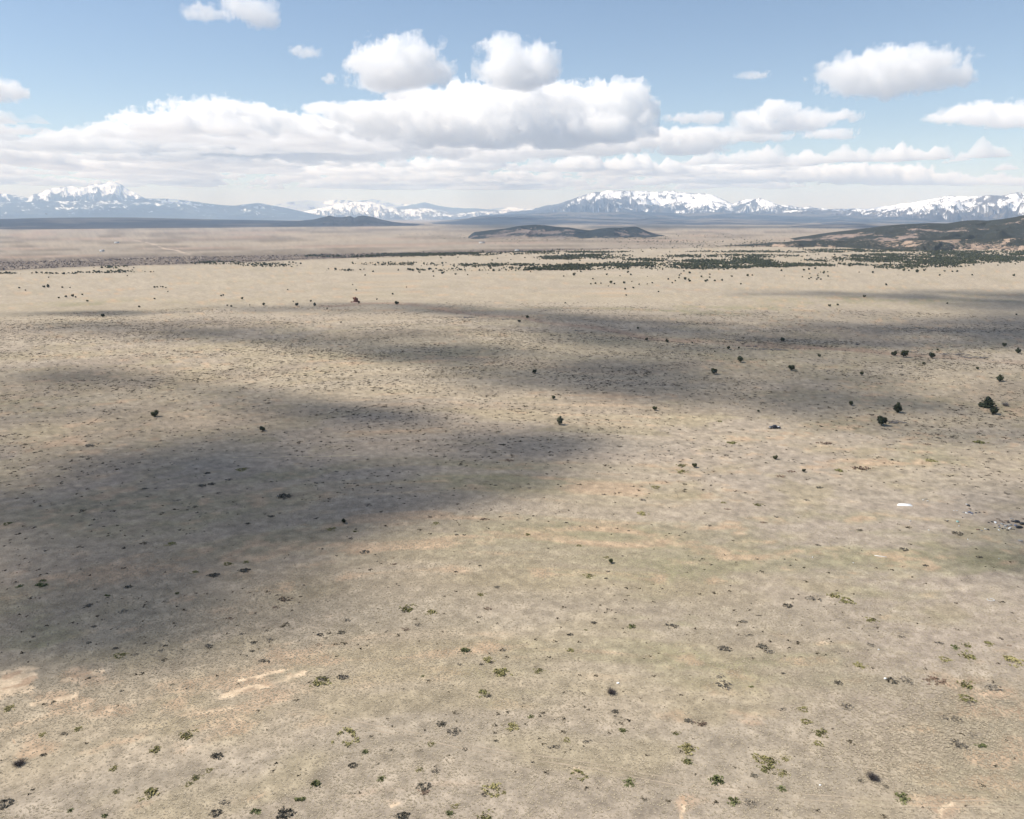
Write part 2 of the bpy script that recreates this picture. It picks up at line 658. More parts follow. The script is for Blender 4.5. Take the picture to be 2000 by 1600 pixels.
def soil_colour(X, Y, Z):
    px, py = to_pix(X, Y, Z)
    py = np.where(Y > 5, py, 3000)
    r = np.hypot(X, Y)
    az = np.degrees(np.arctan2(X, Y))
    # grain direction: up-right on the left half, level on the right
    k = 0.55 * (1 - sstep(-15, 12, az))
    u = (X + Y * k) / np.sqrt(1 + k * k)
    v = (Y - X * k) / np.sqrt(1 + k * k)
    n_big = fbm2(u / 260, v / 120, 4, 21)
    n_mid = fbm2(u / 60, v / 22, 5, 31)
    n_fin = fbm2(u / 9, v / 4.5, 4, 41)
    n_dot = fbm2(X / 2.2, Y / 2.2, 2, 47)
    c = np.array([0.318, 0.265, 0.210])[None] * np.ones((len(X), 1))

    def mix(col, w):
        nonlocal c
        w = np.clip(w, 0, 1)[:, None]
        c = c * (1 - w) + np.array(col)[None] * w
    mix((0.345, 0.285, 0.195), sstep(-.1, .7, n_big) * .7)
    mix((0.275, 0.236, 0.182), sstep(.0, .8, -n_mid) * .5)
    mix((0.300, 0.250, 0.150), sstep(.05, .6, fbm2(u / 24, v / 16, 5, 35)) * .40 * (r < 900))
    mix((0.350, 0.292, 0.228), sstep(.1, .6, fbm2(u / 34, v / 20, 5, 37)) * .35 * (r < 900))
    # warmer, yellower grass with distance across the shelf
    mix((0.350, 0.300, 0.234), sstep(640, 560, py) * .75)
    mix((0.360, 0.300, 0.215), sstep(760, 660, py) * .3)
    mix((0.315, 0.240, 0.182), blobs(px, py, [(250, 1080, 520, 230, .75), (700, 830, 500, 60, .45), (1250, 760, 400, 40, .4)]) * (.55 + .6 * n_mid))  # redder left soil; the brown is also painted in to warm the cloud shade
    g = blobs(px, py, GREEN)
    mix((0.222, 0.208, 0.120), (g + .25) * sstep(-.25, .55, n_mid * .8 + n_fin * .35 + g * .55 - .22) * .85)
    o = blobs(px, py, ORANGE) * np.interp(py, [850, 1250], [.62, 1])
    o2 = sstep(.15, .6, o * .85 + n_mid * .30 + n_fin * .45 - .05)
    mix((0.385, 0.270, 0.180), o2 * .62)
    mix((0.380, 0.270, 0.185), sstep(.45, .9, n_mid * .7 + n_fin * .6) * .25 * (r < 1500))
    p = np.maximum(blobs(px, py, PALE), streaks(px + 9 * fbm2(X / 3.5, Y / 3.5, 3, 57), py + 5 * fbm2(X / 3.5 + 9, Y / 3.5, 3, 58)))
    mix((0.54, 0.42, 0.29), .95 * sstep(.25, .58, p * (.85 + n_fin * .9 + n_dot * .15)))
    mix((0.33, 0.22, 0.145), .7 * sstep(.25, .5, p * .8 + n_fin * .2) * sstep(.18, .4, n_dot * .3 + fbm2(u / 5, v / 2, 3, 77) * .8))
    # dark scrubby ground where low brush is thick
    sc = sstep(.1, .6, fbm2(u / 110, v / 45, 4, 61)) * sstep(560, 660, py) * sstep(960, 800, py)
    mix((0.215, 0.172, 0.130), sc * .38)
    # wash with bare reddish banks
    m = (r < 2300) & (Y > 0)
    wd = np.full(len(X), 1e9)
    wd[m] = seg_dist(X[m], Y[m], WASH_XY)
    mix((0.275, 0.190, 0.140), np.exp(-((wd - 7 * n_mid) / 9) ** 2) * .72)
    # beyond the lip: river scrub, then the pinkish far plain
    lr = np.interp(az, LIP_AZ, LIP_R)
    far = sstep(-30, 60, r - lr)
    mix((0.268, 0.226, 0.180), far * .9)
    mix((0.16, 0.13, 0.10), far * sstep(.0, .6, fbm2(X / 700, Y / 110, 4, 91)) * .75)
    mix((0.34, 0.28, 0.21), far * sstep(.1, .7, fbm2(X / 1300, Y / 240, 4, 93)) * .6)
    x_ = px
    band_top = np.interp(x_, [0, 120, 300, 500, 700, 1000, 1300], [506, 503, 501, 498, 494, 486, 482])
    band = far * sstep(-1.0, 1.5, py - band_top + n_mid * 1.2) * sstep(1500, 800, x_)
    mix((0.135, 0.108, 0.09), band * (.88 - .5 * sstep(.2, .7, n_fin)))
    mix((0.32, 0.235, 0.18), far * sstep(.35, .8, fbm2(X / 900, Y / 260, 4, 71)) * (1 - band) * .6)
    mix((0.15, 0.125, 0.10), far * sstep(.45, .75, fbm2(X / 1500, Y / 500, 4, 81)) * (1 - band) * .6 * sstep(3000, 5000, r))
    mix((0.19, 0.165, 0.14), sstep(7000, 16000, r) * .5)
    wd_ = sstep(7200, 9500, r) * sstep(820, 980, px) * sstep(-.45, .15, fbm2(X / 1500, Y / 700, 5, 97))
    mix((0.050, 0.055, 0.052), wd_ * .85)
    c = c * (1 + 0.10 * n_fin + 0.17 * n_dot * (r < 900))[:, None]
    return c


def build_ground():
    az_v = np.radians(np.linspace(-42, 42, 720))
    az = np.concatenate([az_v, np.radians(np.arange(47, 316, 6.0))])
    rows = np.arange(1640, 440, -3.0)
    rr = np.concatenate([[8, 25, 45, 65, 85, 100], flat_r(rows), np.geomspace(flat_r(439.0), 78000, 40)])
    A, RR = np.meshgrid(az, rr)
    X = (RR * np.sin(A)).ravel()
    Y = (RR * np.cos(A)).ravel()
    Z = land(X, Y)
    n, m = len(rr), len(az)
    i, j = np.meshgrid(np.arange(n - 1), np.arange(m), indexing='ij')
    j2 = (j + 1) % m
    Fq = np.stack([i * m + j, (i + 1) * m + j, (i + 1) * m + j2, i * m + j2], -1).reshape(-1, 4)[:, ::-1]
    V = np.stack([X, Y, Z], 1)
    V = np.concatenate([V, [[0, 0, float(land(np.array([0.0]), np.array([0.0]))[0])]]])
    c0 = len(V) - 1
    Ft = np.array([(c0, (k + 1) % m, k) for k in range(m)])
    o = mesh_obj('ground', V, [Fq, Ft], ground_material())
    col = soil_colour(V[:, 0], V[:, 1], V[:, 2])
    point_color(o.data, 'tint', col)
    tag(o, kind='structure')
    return o


build_ground()


def ribbon(name, pts_px, offs, width, colour, seed, lift=0.03):
    """worn wheel ruts: thin strips laid along photo points on the ground"""
    P = hit(*np.array(pts_px, float).T)[:, :2]
    d = np.concatenate([[0], np.cumsum(np.linalg.norm(np.diff(P, axis=0), axis=1))])
    s = np.arange(0, d[-1], 1.2)
    x = np.interp(s, d, P[:, 0])
    y = np.interp(s, d, P[:, 1])
    k = np.ones(9) / 9
    x[4:-4] = np.convolve(x, k, 'valid')
    y[4:-4] = np.convolve(y, k, 'valid')
    tx, ty = np.gradient(x), np.gradient(y)
    L = np.hypot(tx, ty)
    nx, ny = -ty / L, tx / L
    x = x + nx * fbm2(s / 25, s * 0, 3, seed) * .8
    y = y + ny * fbm2(s / 25, s * 0, 3, seed) * .8
    Vs, Fs, n0 = [], [], 0
    for q, o_ in enumerate(offs):
        w = width * (.75 + .6 * fbm2(s / 4, s * 0 + q * 7, 3, seed + 5))
        w = np.maximum(w, width * .2)
        for sg in (-.5, .5):
            xx, yy = x + nx * (o_ + sg * w), y + ny * (o_ + sg * w)
            Vs.append(np.stack([xx, yy, land(xx, yy) + lift], 1))
        n = len(s)
        i = np.arange(n - 1)
        Fs.append(np.stack([n0 + i, n0 + i + 1, n0 + n + i + 1, n0 + n + i], 1)[:, ::-1])
        n0 += 2 * n
    m = plain(name + '_soil', colour, 1.0, 0, .25, .6)
    o = mesh_obj(name, np.concatenate(Vs), np.concatenate(Fs), m)
    return tag(o, kind='structure')


TRACK = [(410, 1366), (480, 1377), (600, 1392), (690, 1412), (800, 1435), (900, 1458), (1000, 1474), (1100, 1485), (1200, 1500), (1290, 1520), (1370, 1538), (1440, 1549), (1560, 1557), (1700, 1564), (1850, 1568), (2010, 1569)]
TRACK_XY = hit(*np.array(TRACK, float).T)[:, :2]
ribbon('wheel_track', TRACK, (-.8, .8), .26, (.36, .29, .21), 3)
ribbon('cattle_path', [(455, 893), (500, 894), (560, 893), (640, 892), (700, 890)], (0,), .9, (.46, .38, .25), 5)
ribbon('dirt_road', [(262, 470), (282, 473), (305, 480), (325, 487), (345, 489), (370, 497)], (0,), 26, (.42, .33, .25), 8, .3)
ribbon('dirt_road', [(1395, 572), (1330, 566), (1280, 560), (1200, 562), (1130, 564), (1075, 565)], (0,), 3.0, (.35, .23, .17), 9, .1)


# ---------------------------------------------------------------- hills and mountains
def hill(name, sky_pts, D, front, back, base_row, spur, seed, colour, nx=320, ny=90, relief=.35, power=1.25, mat=None, crest_noise=0.0, scrub=None, az_pad=0):
    """terrain whose crest, at distance D, follows the skyline sky_pts (photo pixels); it falls to the plain
    over `front` metres towards the camera and `back` metres behind; colour(V, t, h, curv, slope) paints it"""
    sp = np.array(sky_pts, float)
    px = np.linspace(sp[0, 0], sp[-1, 0], nx)
    py = np.interp(px, sp[:, 0], sp[:, 1])
    kk = max(3, int(nx * .012)) | 1
    pad = np.pad(py, kk // 2, mode='edge')
    py = np.convolve(pad, np.ones(kk) / kk, 'valid')
    d = pix_dir(px, py)
    tan = d[:, 2] / np.hypot(d[:, 0], d[:, 1])
    az = np.arctan2(d[:, 0], d[:, 1])
    s = az * D
    warp = fbm2(s / (spur * 3), s * 0 + 2.2, 3, seed + 50) * spur * .8
    Dl = D + warp
    H = np.maximum(CAM_H + tan * Dl, -20)
    H = H + crest_noise * fbm2(s / (spur * .35), s * 0 + .7, 4, seed + 70)
    nf = int(ny * .72)
    t = np.concatenate([np.linspace(0, 1, nf), np.linspace(1, 2, ny - nf + 1)[1:]])
    T, SS = np.meshgrid(t, s, indexing='ij')
    HH = np.broadcast_to(H[None], T.shape)
    DD = np.broadcast_to(Dl[None], T.shape)
    AZ = np.broadcast_to(az[None], T.shape)
    edge = np.minimum(np.arange(nx), np.arange(nx)[::-1]) / (nx * .05)
    edge = np.broadcast_to(sstep(0, 1, edge)[None], T.shape)
    RR = np.where(T <= 1, DD - front * (1 - T), DD + back * (T - 1))
    base = np.where(T <= 1, np.clip(T, 0, 1) ** power, np.clip(2 - T, 0, 1) ** 1.2)
    # spurs run down from the crest; domain warped so that they branch
    wu = SS / spur + fbm2(SS / spur * .9, RR / spur * .9, 3, seed + 9) * .55
    rg = .68 * ridge2(wu, RR / spur * .30 + 3.3, 5, seed, .55) + .32 * ridge2(wu * 2.6 + 5, RR / spur * .8, 4, seed + 4, .55)
    env = np.where(T <= 1, np.clip(T * (1 - T) * 4, 0, 1) ** .6, np.clip((2 - T) * (T - 1) * 4, 0, 1) ** .6)
    Hs = np.maximum(HH - (-15), 5)
    Z = -15 + Hs * base + Hs * relief * (rg - .62) * env + Hs * .05 * fbm2(SS / spur * 4, RR / spur * 4, 4, seed + 30) * env
    Z = np.where(edge < 1, lerp(-25.0, Z, edge), Z)
    Z = np.maximum(Z, -25)
    Z[0] = -30
    Z[-1] = -30
    X = RR * np.sin(AZ)
    Y = RR * np.cos(AZ)
    V = np.stack([X, Y, Z], -1)
    lap = np.zeros_like(Z)
    lap[1:-1, 1:-1] = (Z[1:-1, 2:] + Z[1:-1, :-2] + Z[2:, 1:-1] + Z[:-2, 1:-1] - 4 * Z[1:-1, 1:-1])
    sx = np.gradient(Z, axis=1) / max(s[1] - s[0], 1)
    m, n = T.shape
    i, j = np.meshgrid(np.arange(m - 1), np.arange(n - 1), indexing='ij')
    Fq = np.stack([i * n + j, (i + 1) * n + j, (i + 1) * n + j + 1, i * n + j + 1], -1).reshape(-1, 4)[:, ::-1]
    o = mesh_obj(name, V.reshape(-1, 3), Fq, mat or MTN)
    col, scr = colour(X, Y, Z, T, HH, lap, sx, SS, RR)
    point_color(o.data, 'tint', col.reshape(-1, 3))
    point_float(o.data, 'scrub', (scr if scr is not None else np.full(Z.shape, -1.0)).ravel())
    return tag(o, kind='structure')


def blend(base, *layers):
    c = np.array(base)[None, None, :] * np.ones(layers[0][1].shape + (1,))
    for col, w in layers:
        w = np.clip(w, 0, 1)[..., None]
        c = c * (1 - w) + np.array(col) * w
    return c


SNOW = (.86, .87, .90)
FOREST = (.030, .042, .050)
ROCK = (.14, .125, .12)


def snow_paint(line, soft, seed, lam, curvk=1.0, aspect=0.0, top_rock=.3, meadow=.3, forest=FOREST, bare=()):
    def f(X, Y, Z, T, HH, lap, sx, SS, RR):
        n = fbm2(SS / lam, RR / lam, 5, seed)
        nf = fbm2(SS / (lam * .22), RR / (lam * .22), 4, seed + 3)
        ws = SS + 180 * nf
        st = fbm2(ws / (lam * .16), RR / (lam * 1.3), 4, seed + 5, .6)
        cv = lap / (np.std(lap) + 1e-6)
        e = np.clip((Z - line) / soft, -9, .75) + n * .8 + nf * .5 + st * 1.25 + curvk * np.clip(cv, -2, 2) * .30 + aspect * np.clip(sx * 2.0, -1, 1)
        pxx, pyy = to_pix(X, Y, Z)
        for bx, by, brx, bry, bw in bare:
            e = e - bw * np.exp(-((pxx - bx) / brx) ** 2 - ((pyy - by) / bry) ** 2)
        sn = sstep(-.12, .30, e)
        low = sstep(.35, .8, fbm2(SS / (lam * 1.6), RR / (lam * .5), 4, seed + 11)) * (Z < line - soft * .3)
        c = blend(forest, (ROCK, sstep(line - soft, line + soft * .6, Z) * top_rock), ((.23, .20, .16), low * meadow), (SNOW, sn))
        return c, None
    return f


MTN = tint_material('mountain_slope', 0, .0016)
# far snowy range in the gap, twin peaks on the left, forested ridge, the big massif and the ridge on the right
hill('mountain_range', [(380, 412), (470, 406), (530, 402), (556, 396), (580, 392), (600, 391), (622, 393), (650, 391), (672, 391), (690, 393), (716, 391), (728, 389), (745, 392), (765, 397), (800, 399), (830, 397), (870, 405), (905, 407), (940, 410), (975, 406), (1000, 404), (1040, 408), (1080, 413)],
     62000, 9000, 6000, 432, 1900, 5, snow_paint(420, 330, 5, 1500, .6, top_rock=.2), 300, 60, .3, 1.1, None, 25)
hill('mountain', [(-150, 392), (-60, 382), (-20, 380), (0, 378), (12, 377), (22, 380), (36, 386), (52, 385), (62, 380), (76, 377), (88, 373), (100, 370), (106, 368), (120, 366), (131, 364), (143, 361), (150, 367), (160, 369), (168, 366), (180, 361), (192, 358), (204, 357), (217, 355), (228, 359), (238, 363), (252, 372), (268, 380), (288, 390), (320, 398), (360, 408), (420, 420)],
     46000, 9500, 6000, 432, 1150, 15, snow_paint(1080, 300, 15, 1400, 1.3, .25, .3, .1), 460, 130, .95, 1.0, None, 60)
hill('mountain_range', [(560, 420), (600, 412), (630, 405), (655, 398), (680, 396), (705, 394), (722, 393), (740, 399), (760, 405), (790, 410), (820, 405), (840, 408), (870, 413), (900, 416), (930, 413), (960, 412), (990, 410), (1020, 414), (1060, 420)],
     48000, 8000, 5000, 434, 800, 25, snow_paint(330, 300, 25, 700, 1.5, .2, .2, .2, (.055, .055, .06)), 380, 110, .95, .9, None, 40)
hill('forest_ridge', [(740, 412), (770, 406), (795, 402), (812, 399), (822, 396), (830, 395), (840, 398), (860, 403), (885, 406), (905, 407), (930, 407), (950, 409), (990, 412), (1040, 416)],
     55000, 6000, 4000, 430, 1500, 37, snow_paint(1500, 300, 37, 800, .9, .2, .0, .1), 160, 60, .3, .9, None, 10)
hill('forest_ridge', [(-200, 402), (-60, 398), (60, 394), (200, 392), (285, 388), (320, 388), (360, 391), (400, 397), (440, 401), (460, 402), (480, 399), (505, 397), (530, 401), (560, 406), (590, 413), (620, 420), (660, 427), (720, 433)],
     40000, 9000, 5000, 432, 1900, 35, snow_paint(900, 420, 35, 800, .9, .2, .1, .18), 420, 90, .3, 1.05, None, 10)
hill('mountain', [(900, 424), (950, 419), (1000, 414), (1030, 410), (1060, 404), (1090, 398), (1110, 391), (1130, 384), (1147, 377), (1160, 375), (1172, 377), (1186, 373), (1200, 371), (1225, 371), (1245, 375), (1260, 374), (1290, 376), (1312, 374), (1330, 377), (1345, 376), (1360, 379), (1376, 377), (1390, 380), (1402, 386), (1420, 394), (1432, 397), (1450, 391), (1470, 389), (1483, 387), (1500, 393), (1520, 400), (1560, 404), (1600, 408), (1660, 411), (1720, 414), (1800, 420)],
     33000, 8500, 5000, 446, 1000, 45, snow_paint(540, 240, 45, 1100, 1.5, .0, .35, .35, (.036, .044, .060), [(1115, 394, 70, 14, 1.8), (1165, 388, 26, 14, .8), (1215, 392, 22, 12, 1.0), (1290, 384, 46, 7, 1.3), (1345, 398, 46, 8, -.9), (1395, 398, 30, 6, .7), (1490, 400, 30, 8, -.8)]), 640, 170, .85, 1.15, None, 42)
hill('mountain_spur', [(1000, 426), (1030, 420), (1060, 411), (1090, 402), (1112, 394), (1132, 386), (1148, 379), (1160, 376), (1172, 381), (1186, 388), (1200, 391), (1216, 398), (1240, 406), (1262, 414), (1290, 424)],
     29500, 5200, 3000, 446, 620, 46, snow_paint(640, 240, 46, 420, 1.5, .0, .3, .4, (.036, .044, .060), [(1150, 396, 60, 12, .55), (1185, 392, 14, 14, .5)]), 260, 110, 1.0, 1.1, None, 14)
hill('mountain_spur', [(1240, 426), (1270, 417), (1296, 410), (1320, 404), (1345, 399), (1362, 395), (1378, 392), (1394, 393), (1410, 399), (1428, 406), (1450, 414), (1480, 424)],
     29800, 4600, 3000, 446, 700, 47, snow_paint(370, 170, 47, 600, 1.5, .0, .3, .4, (.036, .044, .060), [(1360, 402, 50, 6, -.5)]), 220, 90, .75, 1.0, None, 8)
hill('mountain_spur', [(1400, 426), (1430, 413), (1448, 402), (1462, 394), (1474, 389), (1484, 387), (1496, 391), (1512, 398), (1532, 404), (1556, 409), (1590, 418), (1620, 426)],
     29000, 4200, 3000, 446, 560, 48, snow_paint(410, 180, 48, 500, 1.5, .0, .3, .4, (.036, .044, .060), [(1455, 400, 26, 14, .9), (1495, 398, 26, 10, -.6)]), 200, 90, .85, 1.0, None, 10)
hill('mountain', [(1480, 418), (1540, 412), (1590, 409), (1650, 409), (1690, 408), (1720, 404), (1750, 400), (1780, 395), (1810, 391), (1840, 386), (1852, 383), (1880, 384), (1905, 383), (1930, 381), (1960, 381), (1985, 377), (2000, 378), (2040, 380), (2120, 386), (2250, 400)],
     27000, 6500, 5000, 448, 720, 55, snow_paint(330, 160, 55, 800, 1.5, .0, .35, .6, (.055, .055, .065), [(1780, 402, 60, 6, -.6), (1700, 408, 60, 4, -.6), (1930, 392, 30, 9, .6)]), 500, 150, .85, 1.05, None, 28)
hill('mountain_spur', [(1660, 428), (1710, 418), (1750, 409), (1785, 402), (1815, 395), (1836, 389), (1850, 386), (1862, 390), (1874, 398), (1890, 408), (1910, 420)],
     24500, 3800, 2500, 448, 520, 58, snow_paint(260, 150, 58, 450, 1.5, .0, .3, .5, (.055, .055, .065), [(1800, 400, 60, 6, -.4)]), 240, 90, .9, 1.0, None, 8)


def foot_paint(seed, lam, meadow=.7, dark=(.032, .042, .052), melt=.6):
    def f(X, Y, Z, T, HH, lap, sx, SS, RR):
        n = fbm2(SS / lam, RR / (lam * .4), 5, seed)
        return blend(dark, ((.24, .205, .17), sstep(.12, .5, n) * meadow), ((.19, .165, .15), sstep(.35, 0, T) * melt)), None
    return f


hill('foothills', [(760, 440), (820, 437), (880, 430), (930, 425), (970, 423), (1010, 424), (1060, 425), (1120, 425), (1180, 428), (1240, 429), (1290, 426), (1350, 430), (1420, 427), (1480, 430), (1540, 432), (1590, 436), (1640, 430), (1690, 434), (1760, 438), (1850, 440)],
     17000, 6000, 5000, 452, 1300, 65, foot_paint(65, 1500, .5, (.032, .042, .056), .2), 380, 90, .4, .85)
hill('foothills', [(880, 428), (940, 422), (1000, 419), (1060, 417), (1110, 414), (1160, 415), (1220, 413), (1280, 415), (1340, 417), (1400, 415), (1470, 417), (1540, 417), (1600, 419), (1680, 422), (1760, 424), (1850, 430)],
     22500, 6500, 5000, 452, 1200, 63, foot_paint(63, 1300, .35, (.034, .044, .058), .1), 380, 90, .5, .8)
hill('foothills', [(1250, 452), (1300, 447), (1370, 443), (1430, 445), (1500, 446), (1560, 441), (1620, 438), (1680, 437), (1720, 440), (1800, 447), (1900, 452)],
     10500, 3000, 2500, 460, 700, 67, foot_paint(67, 800, .55, (.032, .040, .050), .3), 260, 60, .4, .85)
hill('mesa', [(-250, 431), (-100, 428), (0, 428), (80, 426), (160, 425), (260, 425), (350, 427), (430, 429), (500, 430), (560, 431), (620, 432), (700, 434), (760, 435), (820, 437), (880, 440)],
     13500, 3200, 3500, 444, 1100, 75, foot_paint(75, 1300, .22, (.026, .032, .040), .15), 320, 60, .25, .7)


def blend_onto(c, col, w):
    w = np.clip(w, 0, 1)[..., None]
    return c * (1 - w) + np.array(col) * w


def rocky_paint(seed, lam, tan=(.22, .175, .14), rock=(.40, .28, .21), amt=.10, rim=0.0, melt_k=1.0):
    def f(X, Y, Z, T, HH, lap, sx, SS, RR):
        n = fbm2(SS / lam, RR / lam, 5, seed)
        nf = fbm2(SS / (lam * .25), RR / (lam * .25), 4, seed + 3)
        cv = np.clip(-lap / (np.std(lap) + 1e-6), -1.5, 1.5)
        rk = sstep(.25, .6, n * .6 + nf * .5 + cv * .14)
        c = blend(tan, (rock, rk), ((.17, .15, .11), sstep(.0, .6, -n) * .4))
        melt = melt_k * sstep(.38, .05, T + .12 * nf)
        c = blend_onto(c, (.245, .20, .155), melt * .8)
        return c, np.clip(amt - .34 * melt + n * -.10 - rk * .22 + rim * sstep(.6, 1, T), -.6, .6)
    return f


HILLM = tint_material('scrubby_hillside', 0, .02, (.12, .56, (.036, .038, .030)))
BUTTEM = tint_material('scrubby_butte', 0, .012, (.085, .55, (.030, .038, .042)))
hill('hill', [(470, 440), (520, 437), (562, 434), (590, 431), (612, 429), (632, 424), (645, 421), (655, 424), (672, 424), (684, 422), (692, 426), (700, 422), (710, 421), (724, 423), (745, 429), (770, 434), (800, 437), (830, 441), (850, 446)],
     12200, 1500, 1500, 446, 420, 85, foot_paint(85, 500, .12, (.026, .031, .036), .2), 260, 60, .45, .8, None, 3)
hill('butte', [(905, 457), (930, 453), (955, 450), (985, 447), (1010, 442), (1030, 440), (1045, 439), (1062, 440), (1085, 443), (1110, 444), (1132, 448), (1150, 450), (1170, 447), (1190, 445), (1215, 445), (1235, 443), (1243, 443), (1252, 447), (1265, 452), (1285, 458), (1320, 463), (1370, 467)],
     5200, 620, 700, 466, 190, 95, rocky_paint(95, 260, (.115, .105, .10), (.155, .13, .12), .22, .12), 300, 70, .45, .8, BUTTEM, 1.0)
hill('hill', [(1470, 474), (1520, 470), (1560, 463), (1600, 457), (1630, 453), (1665, 449), (1700, 445), (1730, 441), (1760, 438), (1790, 437), (1820, 436), (1850, 436), (1880, 432), (1905, 430), (1930, 431), (1955, 428), (1980, 424), (2000, 420), (2060, 412), (2200, 402)],
     4700, 1500, 1500, 478, 300, 105, rocky_paint(105, 260, (.17, .14, .115), (.26, .20, .165), .25, 0, .15), 420, 130, .45, .95, HILLM, 1.5)
hill('rocky_bluff', [(1330, 484), (1400, 481), (1440, 478), (1480, 476), (1520, 473), (1560, 471), (1600, 470), (1650, 471), (1700, 470), (1750, 471), (1800, 470), (1880, 468), (1940, 467), (2000, 465), (2120, 462)],
     3350, 300, 500, 484, 75, 115, rocky_paint(115, 90, (.20, .155, .12), (.32, .24, .18), .20, 0, .4), 380, 50, .6, .8, HILLM, 1.2)

# ---------------------------------------------------------------- haze, clouds
Vh = np.array([[x, y, z] for z in (-42, 2400) for y in (-80000, 80000) for x in (-80000, 80000)], float)
hz = mesh_obj('haze', Vh, np.array([[0, 2, 3, 1], [4, 5, 7, 6], [0, 1, 5, 4], [2, 6, 7, 3], [0, 4, 6, 2], [1, 3, 7, 5]]),
              volume_mat('haze', (.52, .71, 1.0), 3.1e-5), smooth=False)
tag(hz, kind='stuff')

CLOUD = volume_mat('cloud_body', (1, 1, 1), .0018, .0)
WISP = volume_mat('cloud_fringe', (1, 1, 1), .0018, .1)
BANK = volume_mat('bank_body', (1, 1, 1), .0008, 0)
CLOUD_BASE = 2650.0


def cloud(puffs, base_row, seed, label, vox=1.8, amp=1.55, group=None, fringe=True, alt=None, body=None):
    """puffs: (x, y, rx, ry) ellipses in photo pixels; the cloud stands on the common base level"""
    pf = np.array(puffs, float)
    cx = (pf[:, 0] * pf[:, 2]).sum() / pf[:, 2].sum()
    d = pix_dir(cx, base_row)
    D = ((alt or CLOUD_BASE) - CAM_H) / d[2]
    c = np.array([0, 0, CAM_H]) + d * D
    fw = np.array([d[0], d[1], 0])
    fw /= np.linalg.norm(fw)
    rt = np.array([fw[1], -fw[0], 0])
    k = D * (d[1] * CP - d[2] * SP) ** -0 / F
    # photo ellipses to metres in the vertical plane through c
    E = []
    for x, y, rx, ry in pf:
        q = pix_dir(x, y)
        tt = (c @ fw) / (q @ fw)
        P = np.array([0, 0, CAM_H]) + q * tt
        kk = tt / F
        E.append(((P - c) @ rt, (P - c)[2], rx * kk * .92, ry * kk * .90))
    E = np.array(E)
    st = vox * k
    W0, W1 = (E[:, 0] - E[:, 2] * 1.35).min(), (E[:, 0] + E[:, 2] * 1.35).max()
    H1 = (E[:, 1] + E[:, 3] * 1.5).max()
    H0 = min((E[:, 1] - E[:, 3] * 1.3).min(), -st * 3)
    dep = np.clip(E[:, 2], E[:, 3] * 1.2, E[:, 3] * 3.2)
    Dm = dep.max() * 1.35
    nx, ny, nz = int((W1 - W0) / st) + 4, int(2 * Dm / (st * 1.6)) + 4, int((H1 - H0) / st) + 4
    g = np.meshgrid(np.arange(nx), np.arange(ny), np.arange(nz), indexing='ij')
    X = (W0 + (g[0] - 2) * st).ravel()
    Y = (-Dm + (g[1] - 2) * st * 1.6).ravel()
    Z = (H0 + (g[2] - 2) * st).ravel()
    rs = np.random.RandomState(seed)
    env = np.full(X.shape, -9.0)
    for (ex, ez, rx, rz), dp in zip(E, dep):
        oy = (rs.rand() - .5) * dp * .6
        q = np.sqrt(((X - ex) / rx) ** 2 + ((Y - oy) / dp) ** 2 + ((Z - ez) / rz) ** 2)
        env = np.maximum(env, 1 - q)
    f = np.full(X.shape, -1.0)
    m = env > -.75
    lam = np.median(E[:, 3]) * .95
    x, y, z = X[m] / lam + seed * 3.1, Y[m] / lam, Z[m] / lam
    s, a, tot = 0, 1.0, 0
    for o_ in range(6):
        n = noise3(x, y, z, seed * 7 + o_)
        n = n if o_ == 0 else (.75 - np.abs(n) * 1.9) * .8
        s = s + a * n
        tot += a
        a *= .66
        x, y, z = x * 2.1 + 3.1, y * 2.1 + 1.7, z * 2.1 + 5.3
    f[m] = env[m] + amp * (1.05 * s / tot - .10) * (.55 + .45 * sstep(-.1, .6, Z[m] / H1))
    f -= .5 * np.clip(-(Z) / (H1 * .25), 0, 9)
    f = f.reshape(nx, ny, nz)

    def shell(lv):
        q = f + lv
        for ax in range(3):
            ix = [slice(None)] * 3
            for e in (0, -1):
                ix[ax] = e
                q[tuple(ix)] = -1
        V, Fc = surface_nets(q, (W0 - 2 * st, -Dm - 2 * st * 1.6, H0 - 2 * st), (st, st * 1.6, st))
        V = V[:, :1] * rt + V[:, 1:2] * fw + V[:, 2:] * np.array([0, 0, 1.0])
        return V, Fc
    V, Fc = shell(-.06)
    root = empty('cloud', c)
    tag(root, label, 'cloud', group or 'cumulus clouds over the plain')
    mesh_obj('body', V, Fc, body or CLOUD, True, root)
    if fringe:
        V, Fc = shell(.17)
        mesh_obj('fringe', V, Fc, WISP, True, root)
    return root


cloud([(700, 128, 30, 16), (745, 118, 48, 34), (805, 120, 52, 36), (845, 140, 40, 26), (775, 145, 80, 26)], 168, 3, 'white cumulus cloud of two humps above the left end of the central cloud bank')
cloud([(985, 118, 42, 34), (1035, 118, 40, 32), (1012, 145, 66, 28), (1068, 150, 22, 16)], 172, 5, 'compact white cumulus cloud above the middle of the central cloud bank')
cloud([(1660, 148, 56, 18), (1720, 132, 60, 26), (1790, 132, 62, 24), (1850, 150, 40, 16), (1740, 158, 90, 20), (1732, 182, 14, 14)], 188, 7, 'wide flat white cloud with a hanging wisp high on the right')
cloud([(1860, 230, 36, 9), (1920, 224, 56, 15), (1985, 226, 60, 18), (2050, 230, 50, 16)], 246, 9, 'flat white cloud cut by the right edge below the wide cloud')
cloud([(1470, 234, 34, 18), (1515, 222, 42, 18), (1560, 236, 50, 18), (1620, 228, 46, 9), (1500, 248, 50, 12)], 260, 11, 'lumpy white cloud trailing right, above the snowy ridge saddle')
cloud([(485, 16, 42, 18), (512, 34, 26, 22), (460, 8, 26, 10)], 58, 13, 'bright white cloud near the top edge, the larger of the pair')
